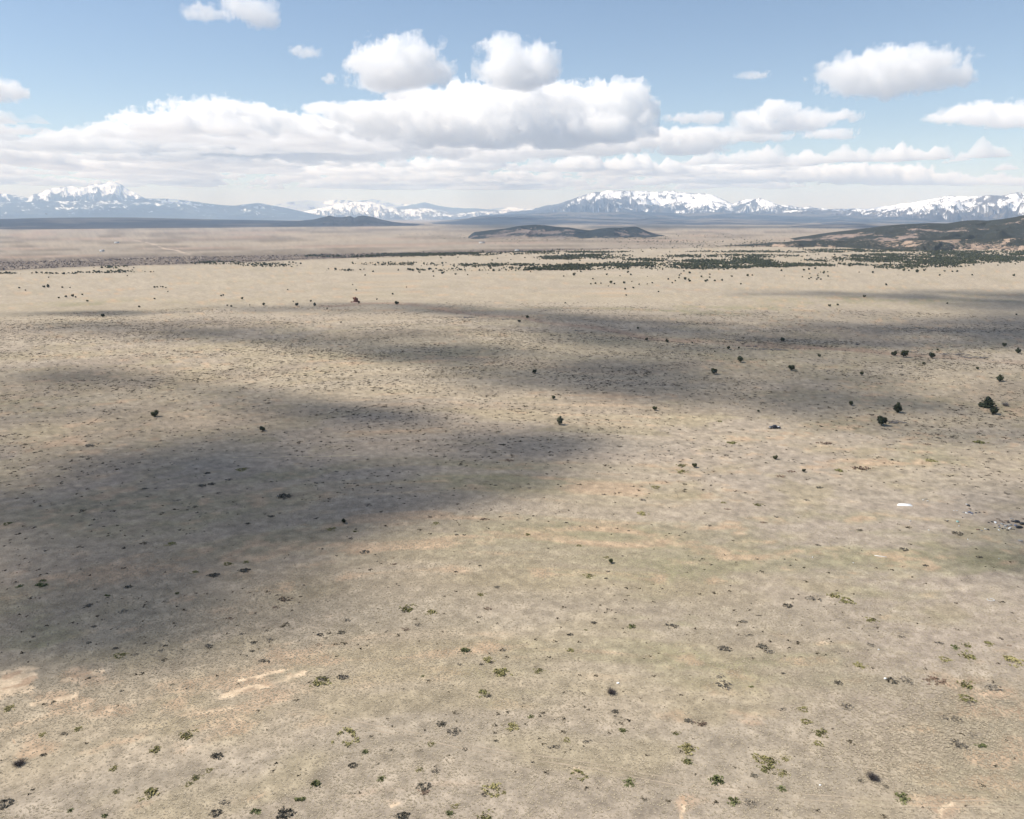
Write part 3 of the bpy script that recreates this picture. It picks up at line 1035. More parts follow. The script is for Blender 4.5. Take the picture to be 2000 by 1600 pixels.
cloud([(395, 24, 30, 12), (425, 30, 22, 9)], 42, 15, 'small wispy white cloud just left of the bright cloud at the top edge', amp=1.8)
cloud([(0, 180, 34, 15), (-30, 176, 34, 20)], 198, 17, 'white cloud cut off by the left edge of the sky')
cloud([(640, 213, 36, 9), (700, 220, 56, 16), (780, 232, 80, 26), (850, 215, 66, 32), (920, 205, 66, 34), (1000, 210, 80, 40), (1080, 205, 70, 34), (1150, 205, 60, 34), (1215, 196, 48, 32), (1245, 215, 34, 22), (930, 255, 160, 30), (1100, 252, 140, 30)], 290, 19,
      'largest white cumulus bank in the centre of the sky, grey underneath', 2.4, alt=3250, body=BANK)
cloud([(160, 272, 50, 9), (250, 262, 70, 16), (330, 250, 70, 26), (420, 240, 80, 32), (500, 244, 70, 28), (590, 248, 60, 20), (680, 266, 70, 24), (740, 262, 60, 22), (810, 285, 70, 18), (880, 292, 60, 16), (400, 280, 180, 22), (620, 292, 180, 20)], 318, 23,
      'long white cloud bank rising over the blue forest ridge on the left', 2.4, body=BANK)
cloud([(950, 300, 90, 16), (1060, 290, 90, 16), (1160, 285, 90, 18), (1270, 268, 80, 16), (1360, 268, 90, 14), (1450, 266, 70, 10), (1500, 268, 40, 7), (1340, 290, 60, 12)], 312, 29, 'long thin white cloud streak below the largest bank, reaching right', 2.4, alt=3050, body=BANK)
cloud([(1340, 232, 36, 8), (1385, 230, 26, 10)], 246, 31, 'thin wisp of cloud right of the largest bank', amp=1.8)
cloud([(1620, 262, 40, 8), (1650, 268, 20, 5)], 274, 33, 'thin cloud scrap under the lumpy cloud trailing right', amp=1.8)
cloud([(598, 103, 24, 9)], 114, 35, 'small faint cloud scrap left of the two humped cloud', amp=1.9)
cloud([(775, 186, 30, 8), (740, 180, 14, 6)], 197, 37, 'small white scrap of cloud under the two humped cloud', amp=1.9)
cloud([(646, 154, 12, 9)], 164, 39, 'tiny round cloud scrap lower left of the two humped cloud', amp=1.9)
cloud([(1470, 148, 26, 6)], 156, 41, 'faint wisp of cloud alone in the blue left of the wide flat cloud', amp=2.0)
cloud([(1340, 345, 60, 12), (1400, 340, 70, 16), (1470, 345, 70, 12), (1550, 342, 80, 13), (1640, 340, 90, 14), (1720, 342, 80, 15), (1800, 350, 70, 10), (1870, 356, 60, 7), (1985, 356, 40, 7)], 362, 43,
      'low white cloud line over the snowy ridge on the right', 2.4)


def cloud_field(alt, r0, r1, px0, px1, grow, seed, label):
    """far cloud streets towards the horizon, too many and too merged to count"""
    az = np.radians(np.linspace(-38, 38, 760))
    rr = np.geomspace(r0, r1, 190)
    A, RR = np.meshgrid(az, rr, indexing='ij')
    X, Y = RR * np.sin(A), RR * np.cos(A)
    px, py = to_pix(X, Y, np.full(X.shape, alt + 150))
    cov = np.interp(px, [-200, 0, 300, 600, 1000, 1200, 1400, 1600, 1900, 2200], [.34, .36, .40, .42, .36, .26, .08, -.04, -.14, -.16])
    cov = cov - .13 - 1.5 * sstep(px0, px0 - 90, px) - 1.5 * sstep(px1, px1 + 160, px)
    n = fbm2(X / 4200, Y / 5200, 5, seed, .55) + .40 * fbm2(X / 1100, Y / 1500, 4, seed + 10)
    q = n * .85 + cov - .16
    b = .55 + .75 * np.clip(.5 + fbm2(X / 900, Y / 1200, 5, seed + 20, .6), 0, 2)
    T = np.where(q > 0, grow * np.clip(q, 0, 1.1) ** .6 * b, 0)
    T = np.maximum(T, 0)
    T[0] = T[-1] = 0
    T[:, 0] = T[:, -1] = 0
    n_, m_ = T.shape
    act = (T[:-1, :-1] + T[1:, :-1] + T[:-1, 1:] + T[1:, 1:]) > 0
    i, j = np.where(act)
    vid = np.arange(n_ * m_).reshape(n_, m_)
    quad = np.stack([vid[i, j], vid[i + 1, j], vid[i + 1, j + 1], vid[i, j + 1]], 1)
    top = np.stack([X, Y, alt + T], -1).reshape(-1, 3)
    bot = np.stack([X, Y, alt - .08 * T], -1).reshape(-1, 3)
    flat = (T <= 0).ravel()
    N = n_ * m_
    remap = np.where(flat, np.arange(N), np.arange(N) + N)
    Fq = np.concatenate([quad, remap[quad][:, ::-1]])
    V = np.concatenate([top, bot])
    used = np.zeros(2 * N, bool)
    used[Fq.ravel()] = True
    new = np.cumsum(used) - 1
    o = mesh_obj('clouds', V[used], new[Fq], FARC)
    return tag(o, label, 'clouds', kind='stuff')


FARC = volume_mat('far_cloud', (1, 1, 1), .0022, 0)
cloud_field(3300, 51000, 98000, -200, 2300, 1150, 131, 'thin white cloud streets low over the mountains')
cloud_field(2650, 26500, 38500, -200, 700, 620, 171, 'broken white cloud streets over the blue ridge on the left')

# clouds overhead (above the frame) whose shadows lie on the plain: x, y, rx, ry, tilt, depth, in photo pixels of the shadow
SHADE = {
    'broad flat cloud high overhead, its shadow covering the left foreground': [
        (330, 900, 330, 62, -8, 1.6), (120, 960, 230, 80, -6, 1.6), (520, 955, 300, 52, -6, 2.2), (850, 900, 200, 42, -10, 2.3), (1010, 875, 130, 28, -8, 1.8), (330, 1070, 330, 70, -10, 2.2), (130, 1130, 220, 80, -8, 2.0), (560, 1110, 150, 50, -12, 1.5),
        (620, 850, 220, 40, 0, 1.3), (740, 985, 90, 26, -18, 1.6), (380, 1190, 170, 34, -12, 1.2), (50, 1190, 120, 40, -10, 1.5), (-80, 1000, 200, 160, 0, 2.0), (700, 820, 160, 20, 3, 1.1), (-70, 1215, 120, 40, -10, 1.6), (600, 1000, 160, 30, -10, 1.6)],
    'ragged cloud overhead, its shadow banding the plain behind the left shadow': [
        (470, 778, 140, 18, 6, 1.5), (620, 782, 130, 19, 4, 1.4), (110, 745, 190, 24, 0, 1.1), (330, 772, 120, 20, 3, 1.0), (60, 795, 190, 34, 0, 1.1), (760, 794, 100, 16, 4, 1.1), (230, 815, 160, 26, -3, 1.0), (-60, 700, 130, 26, 0, .6)],
    'long cloud overhead, its shadow a dark band across the middle of the plain': [
        (400, 648, 270, 17, 2, 1.1), (700, 668, 240, 24, 3, 1.5), (860, 690, 170, 20, 3, 1.4), (1000, 722, 150, 20, 4, 1.2), (1130, 748, 210, 24, 3, 1.6), (1400, 768, 250, 28, 1, 1.5), (1330, 735, 200, 22, 2, 1.2), (1560, 785, 160, 24, 0, 1.2), (180, 645, 140, 13, 0, .6), (1440, 798, 80, 12, 2, .8), (1000, 690, 140, 16, 3, 1.0), (1680, 780, 230, 34, 0, .9), (1250, 705, 280, 28, 0, 1.0), (1500, 735, 240, 34, 0, .9), (1720, 722, 250, 20, 0, .45)],
    'streaky cloud overhead, its shadow lying along the red wash': [
        (850, 608, 190, 10, 3, 1.5), (1040, 621, 180, 15, 3, 1.5), (1280, 640, 280, 25, 2, 1.4), (1600, 652, 380, 36, 1, 1.4), (1860, 655, 270, 42, 0, 1.5), (1150, 658, 230, 22, 3, 1.2), (640, 604, 150, 8, 0, .8), (1980, 645, 130, 36, 0, 1.4), (1450, 682, 370, 22, 1, 1.1), (450, 600, 130, 6, 0, .6)],
    'small cloud overhead, its shadow a streak on the far right plain': [(1900, 581, 210, 12, 1, 1.6), (1700, 578, 150, 7, 1, 1.0), (2020, 590, 140, 18, 0, 1.7), (1540, 572, 130, 5, 0, .8)],
    'small cloud overhead, its shadow over the junk heap on the right edge': [(1990, 1075, 110, 42, -4, 1.5), (1900, 1070, 110, 26, -4, .9), (2080, 1050, 120, 90, 0, 1.5)],
    'thin cloud overhead, its shadow around the junipers at the right edge': [(1890, 835, 230, 54, 2, 1.2), (1750, 795, 230, 38, 2, 1.0), (2020, 800, 110, 70, 0, 1.1)],
    'narrow cloud overhead, its shadow a thin streak far left': [(160, 612, 170, 5, -1, 1.7), (60, 616, 90, 4, -2, 1.2)],
}
SHADE_SIGMA = .03
SHADE_K = .68
SHMAT = volume_mat('overhead_cloud', (1, 1, 1), SHADE_SIGMA, .2)


def overhead_clouds():
    for q, (lab, L) in enumerate(SHADE.items()):
        cpx = np.array([[b[0] + b[2] * 1.7 * e, b[1] + b[3] * 1.9 * g] for b in L for e in (-1, 0, 1) for g in (-1, 0, 1)], float)
        d = pix_dir(cpx[:, 0], cpx[:, 1])
        P = d * (CAM_H / -d[:, 2])[:, None]
        x0, x1, y0, y1 = P[:, 0].min() - 60, P[:, 0].max() + 60, P[:, 1].min() - 40, P[:, 1].max() + 60
        st = max(7.0, (x1 - x0) / 260)
        X, Y = np.meshgrid(np.arange(x0, x1, st), np.arange(y0, y1, st), indexing='ij')
        # wisps come from bending the shape before it is read
        wx, wy = fbm2(X / 110, Y / 110, 5, 200 + q, .6) * 34, fbm2(X / 110, Y / 110, 5, 220 + q, .6) * 30
        px, py = to_pix(X + wx, Y + wy, np.zeros_like(X))
        tau = np.zeros_like(X)
        for bx, by, rx, ry, tilt, w in L:
            ca, sa = math.cos(R(tilt)), math.sin(R(tilt))
            u = ((px - bx) * ca + (py - by) * sa) / rx
            v = (-(px - bx) * sa + (py - by) * ca) / ry
            g = w * np.exp(-(u * u + v * v) ** 1.3)
            tau = tau + g - tau * g * .30
        tau = tau * (1.0 if q == 0 else .95) * (1 + .75 * fbm2(X / 80, Y / 55, 6, 240 + q, .6)) - .06
        T = SHADE_K * np.maximum(tau, 0) * math.sin(SUN_EL) / SHADE_SIGMA
        T[0] = T[-1] = 0
        T[:, 0] = T[:, -1] = 0
        alt = CLOUD_BASE + 40
        off = SUN_DIR[:2] / SUN_DIR[2] * alt
        n_, m_ = T.shape
        act = (T[:-1, :-1] + T[1:, :-1] + T[:-1, 1:] + T[1:, 1:]) > 0
        i, j = np.where(act)
        vid = np.arange(n_ * m_).reshape(n_, m_)
        quad = np.stack([vid[i, j], vid[i + 1, j], vid[i + 1, j + 1], vid[i, j + 1]], 1)
        N = n_ * m_
        top = np.stack([X + off[0], Y + off[1], alt + .6 * T], -1).reshape(-1, 3)
        bot = np.stack([X + off[0], Y + off[1], alt - .4 * T], -1).reshape(-1, 3)
        flat = (T <= 0).ravel()
        remap = np.where(flat, np.arange(N), np.arange(N) + N)
        Fq = np.concatenate([quad, remap[quad][:, ::-1]])
        V = np.concatenate([top, bot])
        used = np.zeros(2 * N, bool)
        used[Fq.ravel()] = True
        new = np.cumsum(used) - 1
        o = mesh_obj('cloud', V[used], new[Fq], SHMAT)
        tag(o, lab, 'cloud', 'clouds overhead that shade the plain')


overhead_clouds()
# ---------------------------------------------------------------- plants
def crown_mesh(name, seed, lobes, n, leaf, mat, squash=1.0, hollow=.55, core=True):
    """a crown of many small leaf sprays spread through overlapping lobes: (x, y, z, rx, rz)"""
    rs = np.random.RandomState(seed)
    V, Fs = [], []
    n0 = 0
    lb = np.array(lobes, float)
    wt = lb[:, 3] ** 2 * lb[:, 4]
    wt /= wt.sum()
    pick = rs.choice(len(lb), n, p=wt)
    for k in pick:
        x, y, z, rx, rz = lb[k]
        d = rs.normal(size=3)
        d /= np.linalg.norm(d)
        q = hollow + (1 - hollow) * rs.rand() ** .5
        q *= 1 + .12 * rs.normal()
        c = np.array([x, y, z]) + d * q * np.array([rx, rx, rz])
        s = leaf * (.6 + .8 * rs.rand())
        a = rs.normal(size=3) + d * .3
        a /= np.linalg.norm(a)
        b = np.cross(a, rs.normal(size=3))
        b /= np.linalg.norm(b)
        nn = np.cross(a, b)
        V += [c - a * s * .5, c + b * s * .42 + nn * s * .12, c + a * s * .55, c - b * s * .42 - nn * s * .10]
        Fs.append((n0, n0 + 1, n0 + 2, n0 + 3))
        n0 += 4
    F3 = []
    if core:
        iv, ifc = ico(1)
        for x, y, z, rx, rz in lobes:
            j = 1 + .16 * rs.normal(size=(len(iv), 1))
            V += list(iv * j * np.array([rx, rx, rz]) * .74 + np.array([x, y, z]))
            F3 += [tuple(n0 + i for i in f) for f in ifc]
            n0 += len(iv)
    o = mesh_obj(name, np.array(V), [np.array(Fs)] + ([np.array(F3)] if F3 else []), mat, False, link=False)
    return o.data


JUN = leafy('juniper_leaves', (.026, .032, .016), (.064, .069, .031))
JUN_PALE = leafy('pale_juniper_leaves', (.075, .080, .052), (.11, .11, .07))
SHRUB_OLIVE = leafy('olive_shrub_leaves', (.19, .18, .075), (.33, .29, .135))
SHRUB_GREEN = leafy('green_shrub_leaves', (.12, .135, .055), (.21, .21, .095))
SHRUB_GREY = leafy('grey_shrub_twigs', (.17, .15, .12), (.29, .255, .205))
SHRUB_DARK = leafy('dark_shrub_twigs', (.125, .11, .085), (.21, .185, .14))
SHRUB_BROWN = leafy('brown_shrub_twigs', (.18, .13, .095), (.28, .20, .145))
SCRUBM = leafy('low_brush', (.032, .027, .018), (.09, .073, .045))
BARK = plain('juniper_bark', (.10, .075, .055), .95, 0, .3, 6)


def trunk_mesh(seed, h, r):
    rs = np.random.RandomState(seed)
    m = MB()
    top = np.array([rs.normal() * .15, rs.normal() * .15, h * .45])
    m.bar((0, 0, -.25), top, r, 7, r * .6)
    for k in range(4):
        a = rs.rand() * 6.28
        m.bar(top * .7, top * .8 + np.array([math.cos(a) * h * .28, math.sin(a) * h * .28, h * (.15 + .2 * rs.rand())]), r * .5, 5, r * .15)
    return m.build('trunk', BARK, link=False).data


def juniper_proto(seed, shape):
    """crown and trunk meshes for a juniper about one metre wide and high; scaled when placed"""
    rs = np.random.RandomState(seed)
    if shape == 'round':
        L = [(0, 0, .47, .40, .38)] + [(math.cos(a) * .24, math.sin(a) * .24, .42 + .3 * rs.rand(), .24, .22) for a in rs.rand(7) * 6.28]
    elif shape == 'cone':
        L = [(0, 0, .22, .44, .20), (.05, 0, .45, .34, .22), (0, .03, .66, .22, .20), (0, 0, .85, .11, .16)] + [(math.cos(a) * .36, math.sin(a) * .36, .16, .18, .13) for a in rs.rand(5) * 6.28]
    elif shape == 'tall':
        L = [(0, 0, .35, .30, .30), (.04, 0, .62, .28, .28), (0, 0, .86, .17, .16)] + [(math.cos(a) * .22, math.sin(a) * .22, .3 + .4 * rs.rand(), .18, .2) for a in rs.rand(5) * 6.28]
    else:
        L = [(-.22, 0, .45, .28, .34), (.2, .06, .52, .3, .4), (0, -.1, .38, .34, .3)] + [(math.cos(a) * .3, math.sin(a) * .3, .25 + .3 * rs.rand(), .2, .2) for a in rs.rand(5) * 6.28]
    return L


JP = []
for k, sh in enumerate(['round', 'broken', 'cone', 'tall', 'round', 'broken']):
    L = juniper_proto(300 + k, sh)
    JP.append((crown_mesh('crown', 400 + k, L, 420, .115, JUN), trunk_mesh(500 + k, 1.0, .045), sh))
JP_FAR = [crown_mesh('juniper_tree', 430 + k, juniper_proto(320 + k, sh), 60, .26, JUN) for k, sh in enumerate(['round', 'broken', 'broken', 'round'])]
JUN_FAR = leafy('far_juniper_leaves', (.036, .042, .024), (.085, .090, .048))
JP_WOOD = [crown_mesh('woodland_tree', 440 + k, juniper_proto(340 + k, sh)[:5], 14, .42, JUN_FAR) for k, sh in enumerate(['round', 'broken', 'round', 'cone'])]
PALE_CROWN = crown_mesh('crown', 460, juniper_proto(361, 'tall'), 420, .10, JUN_PALE)


def place_mesh(name, me, P, sc, rz, parent=None):
    o = bpy.data.objects.new(name, me)
    COL.objects.link(o)
    if parent is not None:
        o.parent = parent
    else:
        o.location = P
        o.rotation_euler = (0, 0, rz)
    o.scale = sc
    return o


# landmarks used in labels: name, photo x, y, reach
ORD = ['', 'second', 'third', 'fourth', 'fifth', 'sixth', 'seventh', 'eighth', 'ninth', 'tenth', 'eleventh', 'twelfth', 'thirteenth', 'fourteenth', 'fifteenth', 'sixteenth', 'seventeenth', 'eighteenth', 'nineteenth', 'twentieth']


def ordinal(i, n):
    if i == 0:
        return 'leftmost'
    if i == n - 1:
        return 'rightmost'
    if i < 20:
        return ORD[i] + ' from left'
    k = i + 1
    return '%d%s from left' % (k, {1: 'st', 2: 'nd', 3: 'rd'}.get(k % 10, 'th'))


LANDMARKS = [('the dark pickup truck', 1513, 833, 110, 40), ('the white sheet on the grass', 1766, 986, 90, 40), ('the junk heap', 1965, 1020, 90, 60), ('the pale bare soil patch', 25, 1335, 120, 70),
             ('the orange soil streak', 500, 1345, 120, 50), ('the dark purple dead bush', 1194, 1352, 110, 55), ('the pale grey green juniper', 1094, 822, 110, 45), ('the red rock outcrop', 693, 588, 110, 26),
             ('the grey deadwood pile', 1750, 824, 80, 26), ('the lone bright green bush', 1227, 1528, 110, 50)]
COLS = [(0, 400, 'at far left'), (400, 800, 'left of centre'), (800, 1200, 'in the middle'), (1200, 1600, 'right of centre'), (1600, 2001, 'at far right')]
ROWS = [(0, 492, 'beyond the woodland'), (492, 512, 'behind the woodland edge'), (512, 534, 'along the woodland edge'), (534, 548, 'just in front of the woodland'), (548, 572, 'on the pale far grass'), (572, 592, 'before the first shadow band'), (592, 625, 'on the far shadow band'), (625, 690, 'near the red wash'), (690, 780, 'on the brushy plain'),
        (780, 900, 'level with the pickup truck'), (900, 1000, 'level with the white sheet'), (1000, 1080, 'level with the junk heap'), (1080, 1160, 'on the open mid plain'), (1160, 1240, 'on the near plain'), (1240, 1320, 'just beyond the dead bush'), (1320, 1400, 'level with the dead purple bush'), (1400, 1480, 'in the near foreground'), (1480, 1540, 'below the wheel track area'), (1540, 1700, 'along the bottom edge')]
pending = []     # (object, look phrase, px, py, category, group)


def label_later(o, look, px, py, cat, group):
    pending.append((o, look, px, py, cat, group))


def write_labels():
    cells = {}
    for it in pending:
        o, look, px, py, cat, group = it
        where = None
        best = 9
        for nm, x, y, rx, ry in LANDMARKS:
            q = max(abs(px - x) / rx, abs(py - y) / ry)
            if 0.001 < q < 1 and q < best:
                best = q
                side = ('left of ' if px < x else 'right of ') if abs(px - x) / rx > abs(py - y) / ry else ('behind ' if py < y else 'in front of ')
                where = side + nm
        if where is None:
            row = [r[2] for r in ROWS if r[0] <= py < r[1]]
            colw = [c[2] for c in COLS if c[0] <= min(max(px, 0), 2000) < c[1]]
            where = (row[0] if row else 'on the plain') + ' ' + (colw[0] if colw else '')
        cells.setdefault((look, where.strip(), cat), []).append(it)
    for (look, where, cat), L in cells.items():
        L.sort(key=lambda t: t[2])
        n = len(L)
        for i, (o, _, px, py, c, group) in enumerate(L):
            od = ordinal(i, n) if n > 1 else None
            lab = look + ' ' + where if not od else '%s %s, %s' % (look, where, od)
            tag(o, lab, c, group)


def juniper(px, py, w, h=None, shape=None, look=None, pale=False, k=None):
    P = hit(px, py)
    m = px_size(P)
    W = w * m * .93
    H = (h or w * .88) * m
    c = [0, 1, 4, 5, 0, 4, 3][rng.randint(7)] if k is None else k
    if shape:
        c = [i for i, j in enumerate(JP) if j[2] == shape][0]
    size = 'large' if W > 5.2 else ('medium' if W > 3.2 else 'small')
    look = look or '%s dark juniper' % size
    rz = rng.rand() * 6.28
    if w >= 6.5:
        o = empty('juniper_tree', P, rz)
        place_mesh('crown', PALE_CROWN if pale else JP[c][0], None, (W, W, H), 0, o)
        place_mesh('trunk', JP[c][1], None, (W, W, H), 0, o)
    else:
        o = place_mesh('juniper_tree', JP_FAR[c % 4], P, (W, W, H), rz)
    label_later(o, look, px, py, 'tree', 'junipers dotted over the plain')
    return o


TREES = [(303, 814, 15), (513, 842, 12), (672, 1022, 11), (1044, 730, 11), (1081, 780, 10), (1279, 802, 11), (1193, 1100, 11), (1394, 731, 15), (1446, 708, 15), (1545, 724, 14), (1683, 733, 8), (1746, 695, 11), (1766, 698, 16), (1820, 700, 13), (1804, 712, 6),
         (1952, 745, 14), (1988, 690, 11), (1753, 806, 21), (1721, 831, 22), (1941, 809, 16), (1662, 792, 10), (1481, 805, 6), (1514, 897, 10), (1356, 913, 11), (1570, 922, 8), (1909, 722, 6), (1600, 697, 7), (94, 562, 7), (86, 562, 5), (38, 564, 4), (122, 563, 4), (137, 563, 3), (115, 583, 4), (129, 581, 5), (142, 580, 6), (148, 582, 4),
         (161, 577, 4), (171, 590, 5), (272, 601, 5), (201, 620, 8), (302, 563, 5), (307, 562, 4), (318, 562, 4), (314, 561, 3), (324, 563, 3), (328, 571, 3), (302, 585, 4), (432, 579, 4), (436, 578, 4), (473, 585, 6), (444, 598, 4), (452, 600, 5), (488, 597, 3), (515, 597, 7), (580, 598, 8), (573, 590, 3), (607, 590, 5), (615, 598, 8),
         (639, 604, 4), (701, 593, 4), (736, 586, 4), (775, 595, 9), (767, 576, 5), (696, 568, 4), (562, 567, 3), (689, 557, 3), (666, 631, 4), (794, 562, 3), (713, 539, 4), (846, 532, 5), (867, 533, 4), (847, 541, 4), (1030, 622, 8), (1014, 630, 7), (1246, 643, 6), (1263, 665, 7), (1303, 669, 8), (1352, 671, 4), (1423, 682, 8), (1443, 681, 5),
         (1396, 688, 4), (1104, 593, 4), (1223, 578, 4), (1286, 571, 4), (1221, 566, 5), (1237, 564, 5), (1158, 546, 4), (1154, 556, 4), (1163, 555, 5), (1174, 555, 4), (1193, 554, 7), (1200, 556, 5), (1219, 554, 6), (1234, 551, 3), (1248, 557, 4), (1264, 556, 3), (1274, 554, 4), (1188, 560, 3), (1305, 547, 5), (1313, 554, 4), (1319, 550, 4),
         (1338, 547, 7), (1347, 551, 6), (1326, 544, 4), (1327, 539, 4), (1345, 547, 4), (1370, 542, 5), (1386, 543, 4), (1378, 551, 6), (1381, 549, 5), (1396, 550, 5), (1410, 549, 5), (1447, 556, 4), (1460, 540, 6), (1469, 539, 4), (1121, 539, 7), (1185, 538, 5), (1232, 538, 5), (1101, 541, 4), (1211, 540, 3), (1336, 531, 4), (1347, 535, 6),
         (1688, 581, 6), (1620, 599, 6), (1636, 597, 5), (1850, 594, 4), (1731, 558, 5), (1528, 667, 10), (1831, 685, 5), (1961, 677, 8), (1985, 616, 4), (1595, 547, 4), (1598, 544, 4), (1603, 547, 4), (1567, 542, 3), (1580, 546, 4), (1584, 544, 4), (1765, 530, 6), (1775, 530, 4), (1791, 531, 6), (1805, 530, 5), (1678, 533, 3), (1705, 534, 5),
         (1860, 532, 4), (1869, 532, 5), (1980, 540, 5), (1835, 539, 4), (1526, 530, 5), (1592, 526, 5), (1659, 521, 5), (50, 568, 3), (95, 543, 3), (249, 540, 3)]
for t in TREES:
    juniper(t[0], t[1], t[2])
juniper(1094, 830, 19, 18, 'tall', 'pale grey green juniper with feathery top', True)
juniper(1928, 795, 30, 19, 'cone', 'broad cone shaped dark juniper')


# dead grey shrubs and fallen branches
def twiggy(name, seed, n, spread, h, r, mat):
    rs = np.random.RandomState(seed)
    m = MB()
    for k in range(n):
        a = rs.rand() * 6.28
        e = .25 + rs.rand() * .9
        L = .5 + .5 * rs.rand()
        q = np.array([math.cos(a) * spread * L * math.cos(e), math.sin(a) * spread * L * math.cos(e), h * L * math.sin(e)])
        b = np.array([rs.normal() * .08 * spread, rs.normal() * .08 * spread, 0])
        m.bar(b, b + q, r, 3, r * .3)
        for _ in range(2):
            t = .4 + .5 * rs.rand()
            d = rs.normal(size=3) * .28 * spread
            m.bar(b + q * t, b + q * t + np.array([d[0], d[1], abs(d[2]) * .7]), r * .55, 3, r * .15)
    return m.build(name, mat, link=False).data


DEADW = plain('weathered_dead_wood', (.17, .155, .15), .95, 0, .3, 3)
TWIG_D = plain('dead_purple_twigs', (.060, .048, .046), .95, 0, .3, 3)
TW1 = twiggy('dead_bush', 601, 150, 1.0, .8, .016, TWIG_D)
TW2 = twiggy('bare_shrub', 602, 120, 1.0, .9, .02, DEADW)
for px, py, w, nm, me, look in [(1194, 1354, 30, 'dead_bush', TW1, 'dark purple dead bush, roundest on the near grass'), (1704, 1521, 33, 'dead_bush', TW1, 'flat dark grey dead bush near the bottom edge'), (1963, 793, 20, 'bare_shrub', TW2, 'grey bare shrub beside the broad cone shaped juniper'),
                                (1674, 674, 11, 'bare_shrub', TW2, 'grey leafless tree standing in the red wash'), (37, 1494, 28, 'dead_bush', TW1, 'dark brown dead bush low in the left corner')]:
    P = hit(px, py)
    w_ = w * px_size(P) * .5
    o = place_mesh(nm, me, P, (w_, w_ * .8, w_ * .9), rng.rand() * 6)
    tag(o, look, 'bush', 'dead grey bushes on the plain')


def deadwood(px, py, w, d, n, seed, label):
    rs = np.random.RandomState(seed)
    P = hit(px, py)
    k = px_size(P)
    o = empty('deadwood_pile', P)
    tag(o, label, 'deadwood', 'grey deadwood along the wash')
    for q in range(n):
        m = MB()
        a = rs.normal() * .35
        c = np.array([(rs.rand() - .5) * w * k, (rs.rand() - .5) * d, .25 + .35 * rs.rand()])
        L = w * k * (.12 + .12 * rs.rand())
        u = np.array([math.cos(a), math.sin(a), rs.normal() * .12])
        m.bar(c - u * L, c + u * L, .20 + .12 * rs.rand(), 6, .1)
        for _ in range(5):
            v = rs.normal(size=3) * np.array([.9, .9, .5])
            b = c + u * L * (rs.rand() * 2 - 1)
            m.bar(b, b + v + np.array([0, 0, .5]), .06, 4, .02)
        m.build('branch', DEADW, o)


deadwood(1752, 826, 34, 5.0, 12, 11, 'grey deadwood pile right of the large round juniper')
for i, (px, py, w, d, n, lab) in enumerate([(912, 621, 26, 5, 7, 'dark deadwood line on the far side of the wash, farthest left'), (995, 624, 24, 5, 6, 'dark deadwood strip at the bend of the red wash'), (1436, 666, 26, 6, 8, 'grey deadwood strip behind the wash, right of centre'),
                                             (1470, 677, 18, 4, 6, 'short grey deadwood pile beside the wash'), (1502, 684, 52, 7, 12, 'widest grey deadwood strip at the wash'), (1552, 682, 14, 3, 4, 'short grey log pile right of the widest deadwood strip'), (1778, 688, 26, 6, 8, 'grey brush pile behind the pair of round junipers'),
                                             (1868, 694, 40, 9, 12, 'grey deadwood strip along the wash at far right'), (1900, 702, 40, 8, 10, 'grey deadwood strip on the near bank at far right'), (1955, 705, 24, 6, 7, 'grey deadwood pile farthest right along the wash'), (1335, 674, 18, 4, 5, 'small grey deadwood strip between two wash junipers'), (1130, 647, 22, 4, 5, 'small dark deadwood strip in the middle of the wash')]):
    deadwood(px, py, w, d, n, 40 + i, lab)


# shrubs: low patches of leafy clumps
def shrub_mesh(seed, mat, n, rx, ry, h, leaf, gap=.0, name='shrub', ring=False):
    rs = np.random.RandomState(seed)
    V, F4 = [], []
    n0 = 0
    for k in range(n):
        a = rs.rand() * 6.28
        q = (.75 + .25 * rs.rand()) if ring else rs.rand() ** .6
        q *= 1 + .25 * math.sin(3 * a + seed) + .12 * math.sin(7 * a)
        cx, cy = math.cos(a) * q * rx, math.sin(a) * q * ry
        s = leaf * (.6 + .9 * rs.rand())
        hh = h * (1 - .45 * q * q) * (.55 + .6 * rs.rand())
        for _ in range(7):
            d = rs.normal(size=3)
            d[2] = abs(d[2]) * .9 + .1
            d /= np.linalg.norm(d)
            p = np.array([cx, cy, 0]) + d * np.array([s, s, hh]) * .75
            a1 = np.cross(d, rs.normal(size=3))
            a1 /= np.linalg.norm(a1)
            w = s * .42
            V += [np.array([cx, cy, 0]) + d * .1 * s - a1 * w * .5, p - a1 * w * .9 + d * s * .1, p + d * np.array([s, s, hh]) * .35, p + a1 * w * .9]
            F4.append((n0, n0 + 1, n0 + 2, n0 + 3))
            n0 += 4
    return mesh_obj(name, np.array(V), np.array(F4), mat, False, link=False).data


KINDS = {
    'o': ('low olive shrub', SHRUB_OLIVE, [shrub_mesh(700 + i, SHRUB_OLIVE, 26, .5, .46, .19, .12) for i in range(4)]),
    'r': ('ring shaped olive shrub', SHRUB_OLIVE, [shrub_mesh(710 + i, SHRUB_OLIVE, 30, .5, .46, .17, .10, ring=True) for i in range(2)]),
    'g': ('green shrub', SHRUB_GREEN, [shrub_mesh(720 + i, SHRUB_GREEN, 24, .44, .42, .30, .14) for i in range(3)]),
    'y': ('grey twiggy shrub', SHRUB_GREY, [shrub_mesh(730 + i, SHRUB_GREY, 26, .5, .46, .17, .10) for i in range(4)]),
    'd': ('dark shrub', SHRUB_DARK, [shrub_mesh(740 + i, SHRUB_DARK, 22, .46, .42, .26, .13) for i in range(3)]),
    'b': ('brown shrub', SHRUB_BROWN, [shrub_mesh(750 + i, SHRUB_BROWN, 24, .5, .45, .16, .10) for i in range(3)]),
}


